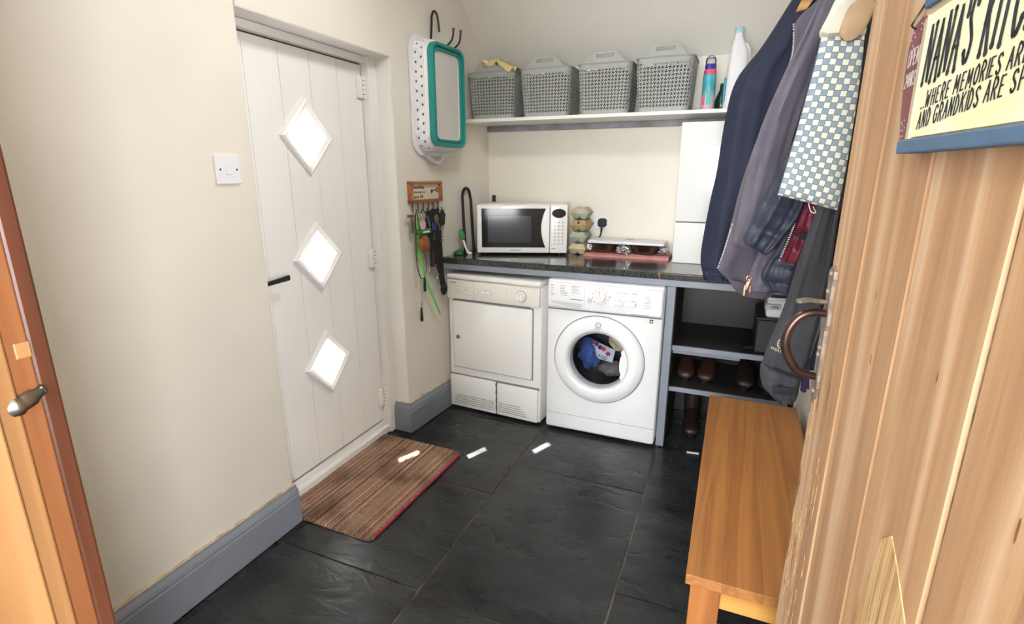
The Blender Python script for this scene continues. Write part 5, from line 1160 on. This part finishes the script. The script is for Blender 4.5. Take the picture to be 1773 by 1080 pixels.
garment('lining', [(1390, 350, 1420, 352), (1381, 376, 1412, 384), (1371, 402, 1404, 410), (1360, 430, 1394, 438), (1350, 450, 1386, 458)], -1.425, .03, M['maroon'], t, .006, 2, 1)
garment('dark_fold', [(1392, 402, 1408, 402), (1376, 404, 1402, 412), (1372, 406, 1398, 418)], -1.455, .012, M['darkj'], t, .001, 1, 1)
zip_line(t, [(1387, 352), (1371, 400), (1348, 454)], -1.455, M['zipw'])
t = gthing('jacket', 1430, 500, -1.49, 'near-black jacket mostly hidden behind the charcoal sleeve', 'jacket')
garment('jacket_body', [('w', 1.82, 2.15, 1.86, 2.15), ('w', 1.785, 2.0, 1.885, 2.0), ('w', 1.775, 1.7, 1.885, 1.7), (1440, 300, 1500, 300), (1428, 420, 1490, 420), (1408, 540, 1465, 540), (1398, 620, 1440, 620), (1396, 640, 1425, 640)], -1.49, .036, M['darkj'], t, .002, 2, 4)
one('hanging_strap', tube([on_y(1420, 545, -1.513)-t.location, on_y(1404, 590, -1.513)-t.location, on_y(1391, 632, -1.513)-t.location], (.013, .002), 8, flat=(1, 0, .3)), pm('blue_grey_strap', (104, 112, 128), .8), t, True)
t = gthing('jacket', 1370, 560, -1.55, 'charcoal softshell sleeve with cream lettering hanging lowest above the bench', 'jacket')
garment('sleeve', [('w', 1.82, 2.15, 1.86, 2.15), ('w', 1.775, 2.02, 1.885, 2.02), ('w', 1.755, 1.75, 1.885, 1.75), (1440, 250, 1490, 250), (1424, 330, 1468, 330), (1412, 368, 1452, 372), (1385, 443, 1438, 463), (1360, 525, 1420, 545), (1330, 596, 1400, 620), (1319, 630, 1387, 650)], -1.55, .085, M['charc'], t, .007, 1.4, 2)
garment('cuff', [(1318, 626, 1388, 648), (1316, 645, 1386, 660), (1320, 666, 1384, 674), (1334, 681, 1380, 686), (1346, 687, 1374, 689)], -1.555, .10, M['charc'], t, .008, 2, 7)
garment('cuff_tab', [(1337, 668, 1380, 672), (1338, 680, 1378, 684)], -1.618, .012, M['darkj'], t, .001, 1, 1)
M['creamlogo'] = pm('cream_print', (220, 212, 190), .7)
p0 = on_y(1333, 603, -1.613)-t.location; p1 = on_y(1372, 620, -1.613)-t.location
text_obj('lettering', 'WEATHERT', .0115, M['creamlogo'], t, frame(p0, p1-p0, Vector((.35, 0, 1))), 1.0, shear=.1)
lc = on_y(1352, 595, -1.613)-t.location
mb = MB(); ell = [lc+Vector((.0085*math.cos(2*PI*k/20), 0, .015*math.sin(2*PI*k/20))) for k in range(20)]; mb.add(tube(ell, .0011, 6, True))
for dz, w_ in ((-.007, .0065), (0, .0075), (.007, .0065)): mb.add(tube([lc+Vector((-w_, 0, dz)), lc+Vector((w_, 0, dz))], .001, 6))
mb.build('logo', M['creamlogo'], t)
t = gthing('fringe', 1390, 640, -1.50, 'dark purple cord fringe hanging behind the door latch', 'fringe')
for k in range(6): one('cord', tube(smooth_path([on_y(1391+2*k, 620, -1.52)-t.location, on_y(1389+2.3*k+random.uniform(-1, 1), 650, -1.52)-t.location, on_y(1387+2.5*k, 672+8*random.random(), -1.52)-t.location], 4), .0028, 6), pm('purple_cord', (56, 46, 84), .9), t, True)
# checked bag / apron
def check_mat():
    m_ = bpy.data.materials.new('blue_check_cloth'); m_.use_nodes = True; N = m_.node_tree.nodes; Lk = m_.node_tree.links; b_ = N['Principled BSDF']; b_.inputs['Roughness'].default_value = .85
    uv = N.new('ShaderNodeUVMap'); uv.uv_map = 'UVMap'; ck = N.new('ShaderNodeTexChecker'); ck.inputs['Scale'].default_value = 1; ck.inputs[1].default_value = (*lin((234, 232, 216)), 1); ck.inputs[2].default_value = (*lin((140, 158, 172)), 1); Lk.new(uv.outputs[0], ck.inputs[0])
    sp = N.new('ShaderNodeSeparateXYZ'); Lk.new(uv.outputs[0], sp.inputs[0]); mxs = []
    for k in (0, 1):
        pp_ = N.new('ShaderNodeMath'); pp_.operation = 'PINGPONG'; pp_.inputs[1].default_value = .5; Lk.new(sp.outputs[k], pp_.inputs[0])
        lt_ = N.new('ShaderNodeMath'); lt_.operation = 'LESS_THAN'; lt_.inputs[1].default_value = .045; Lk.new(pp_.outputs[0], lt_.inputs[0]); mxs.append(lt_)
    mx_ = N.new('ShaderNodeMath'); mx_.operation = 'MAXIMUM'; Lk.new(mxs[0].outputs[0], mx_.inputs[0]); Lk.new(mxs[1].outputs[0], mx_.inputs[1])
    mi = N.new('ShaderNodeMix'); mi.data_type = 'RGBA'; Lk.new(mx_.outputs[0], mi.inputs[0]); Lk.new(ck.outputs[0], mi.inputs[6]); mi.inputs[7].default_value = (*lin((104, 116, 122)), 1)
    Lk.new(mi.outputs[2], b_.inputs['Base Color']); return m_
t = gthing('peg_bag', 1440, 200, -1.72, 'blue and white checked cloth bag with a white padded top', 'bag')
garment('checked_cloth', [(1422, 64, 1497, 60), (1411, 110, 1491, 112), (1395, 170, 1483, 175), (1378, 230, 1473, 240), (1362, 285, 1462, 305), (1346, 337, 1450, 364)], -1.72, .055, check_mat(), t, .003, 1.5, 2, uv=True, pw=.6)
garment('padded_top', [(1468, -40, 1505, -40), (1447, -2, 1500, -4), (1432, 30, 1500, 28), (1419, 56, 1498, 54), (1424, 67, 1496, 63)], -1.72, .09, pm('cream_padded_cotton', (226, 222, 206), .9, var=.04, bump=.2, bscale=60), t, .004, 1.2, 3, pw=.6)
pc_ = on_y(1484, 31, -1.762)-t.location
bl2 = blob('beige_patch', pc_, (.027, .012, .05), 4, pm('beige_felt', (196, 166, 132), .9, var=.1, vscale=20), .12); bl2.parent = t; bl2.rotation_euler = (0, .35, 0)
one('hanging_loop', tube(smooth_path([on_y(1475, -35, -1.72)-t.location, Vector((.10, .03, .42)), Vector((.12, .04, .56))], 5), .003, 6), M['zipw'], t, True)
one('loose_thread', tube(smooth_path([on_y(1400, 352, -1.755)-t.location, on_y(1404, 366, -1.755)-t.location, on_y(1412, 368, -1.755)-t.location, on_y(1408, 358, -1.755)-t.location], 4), .0013, 5), M['zipw'], t, True)
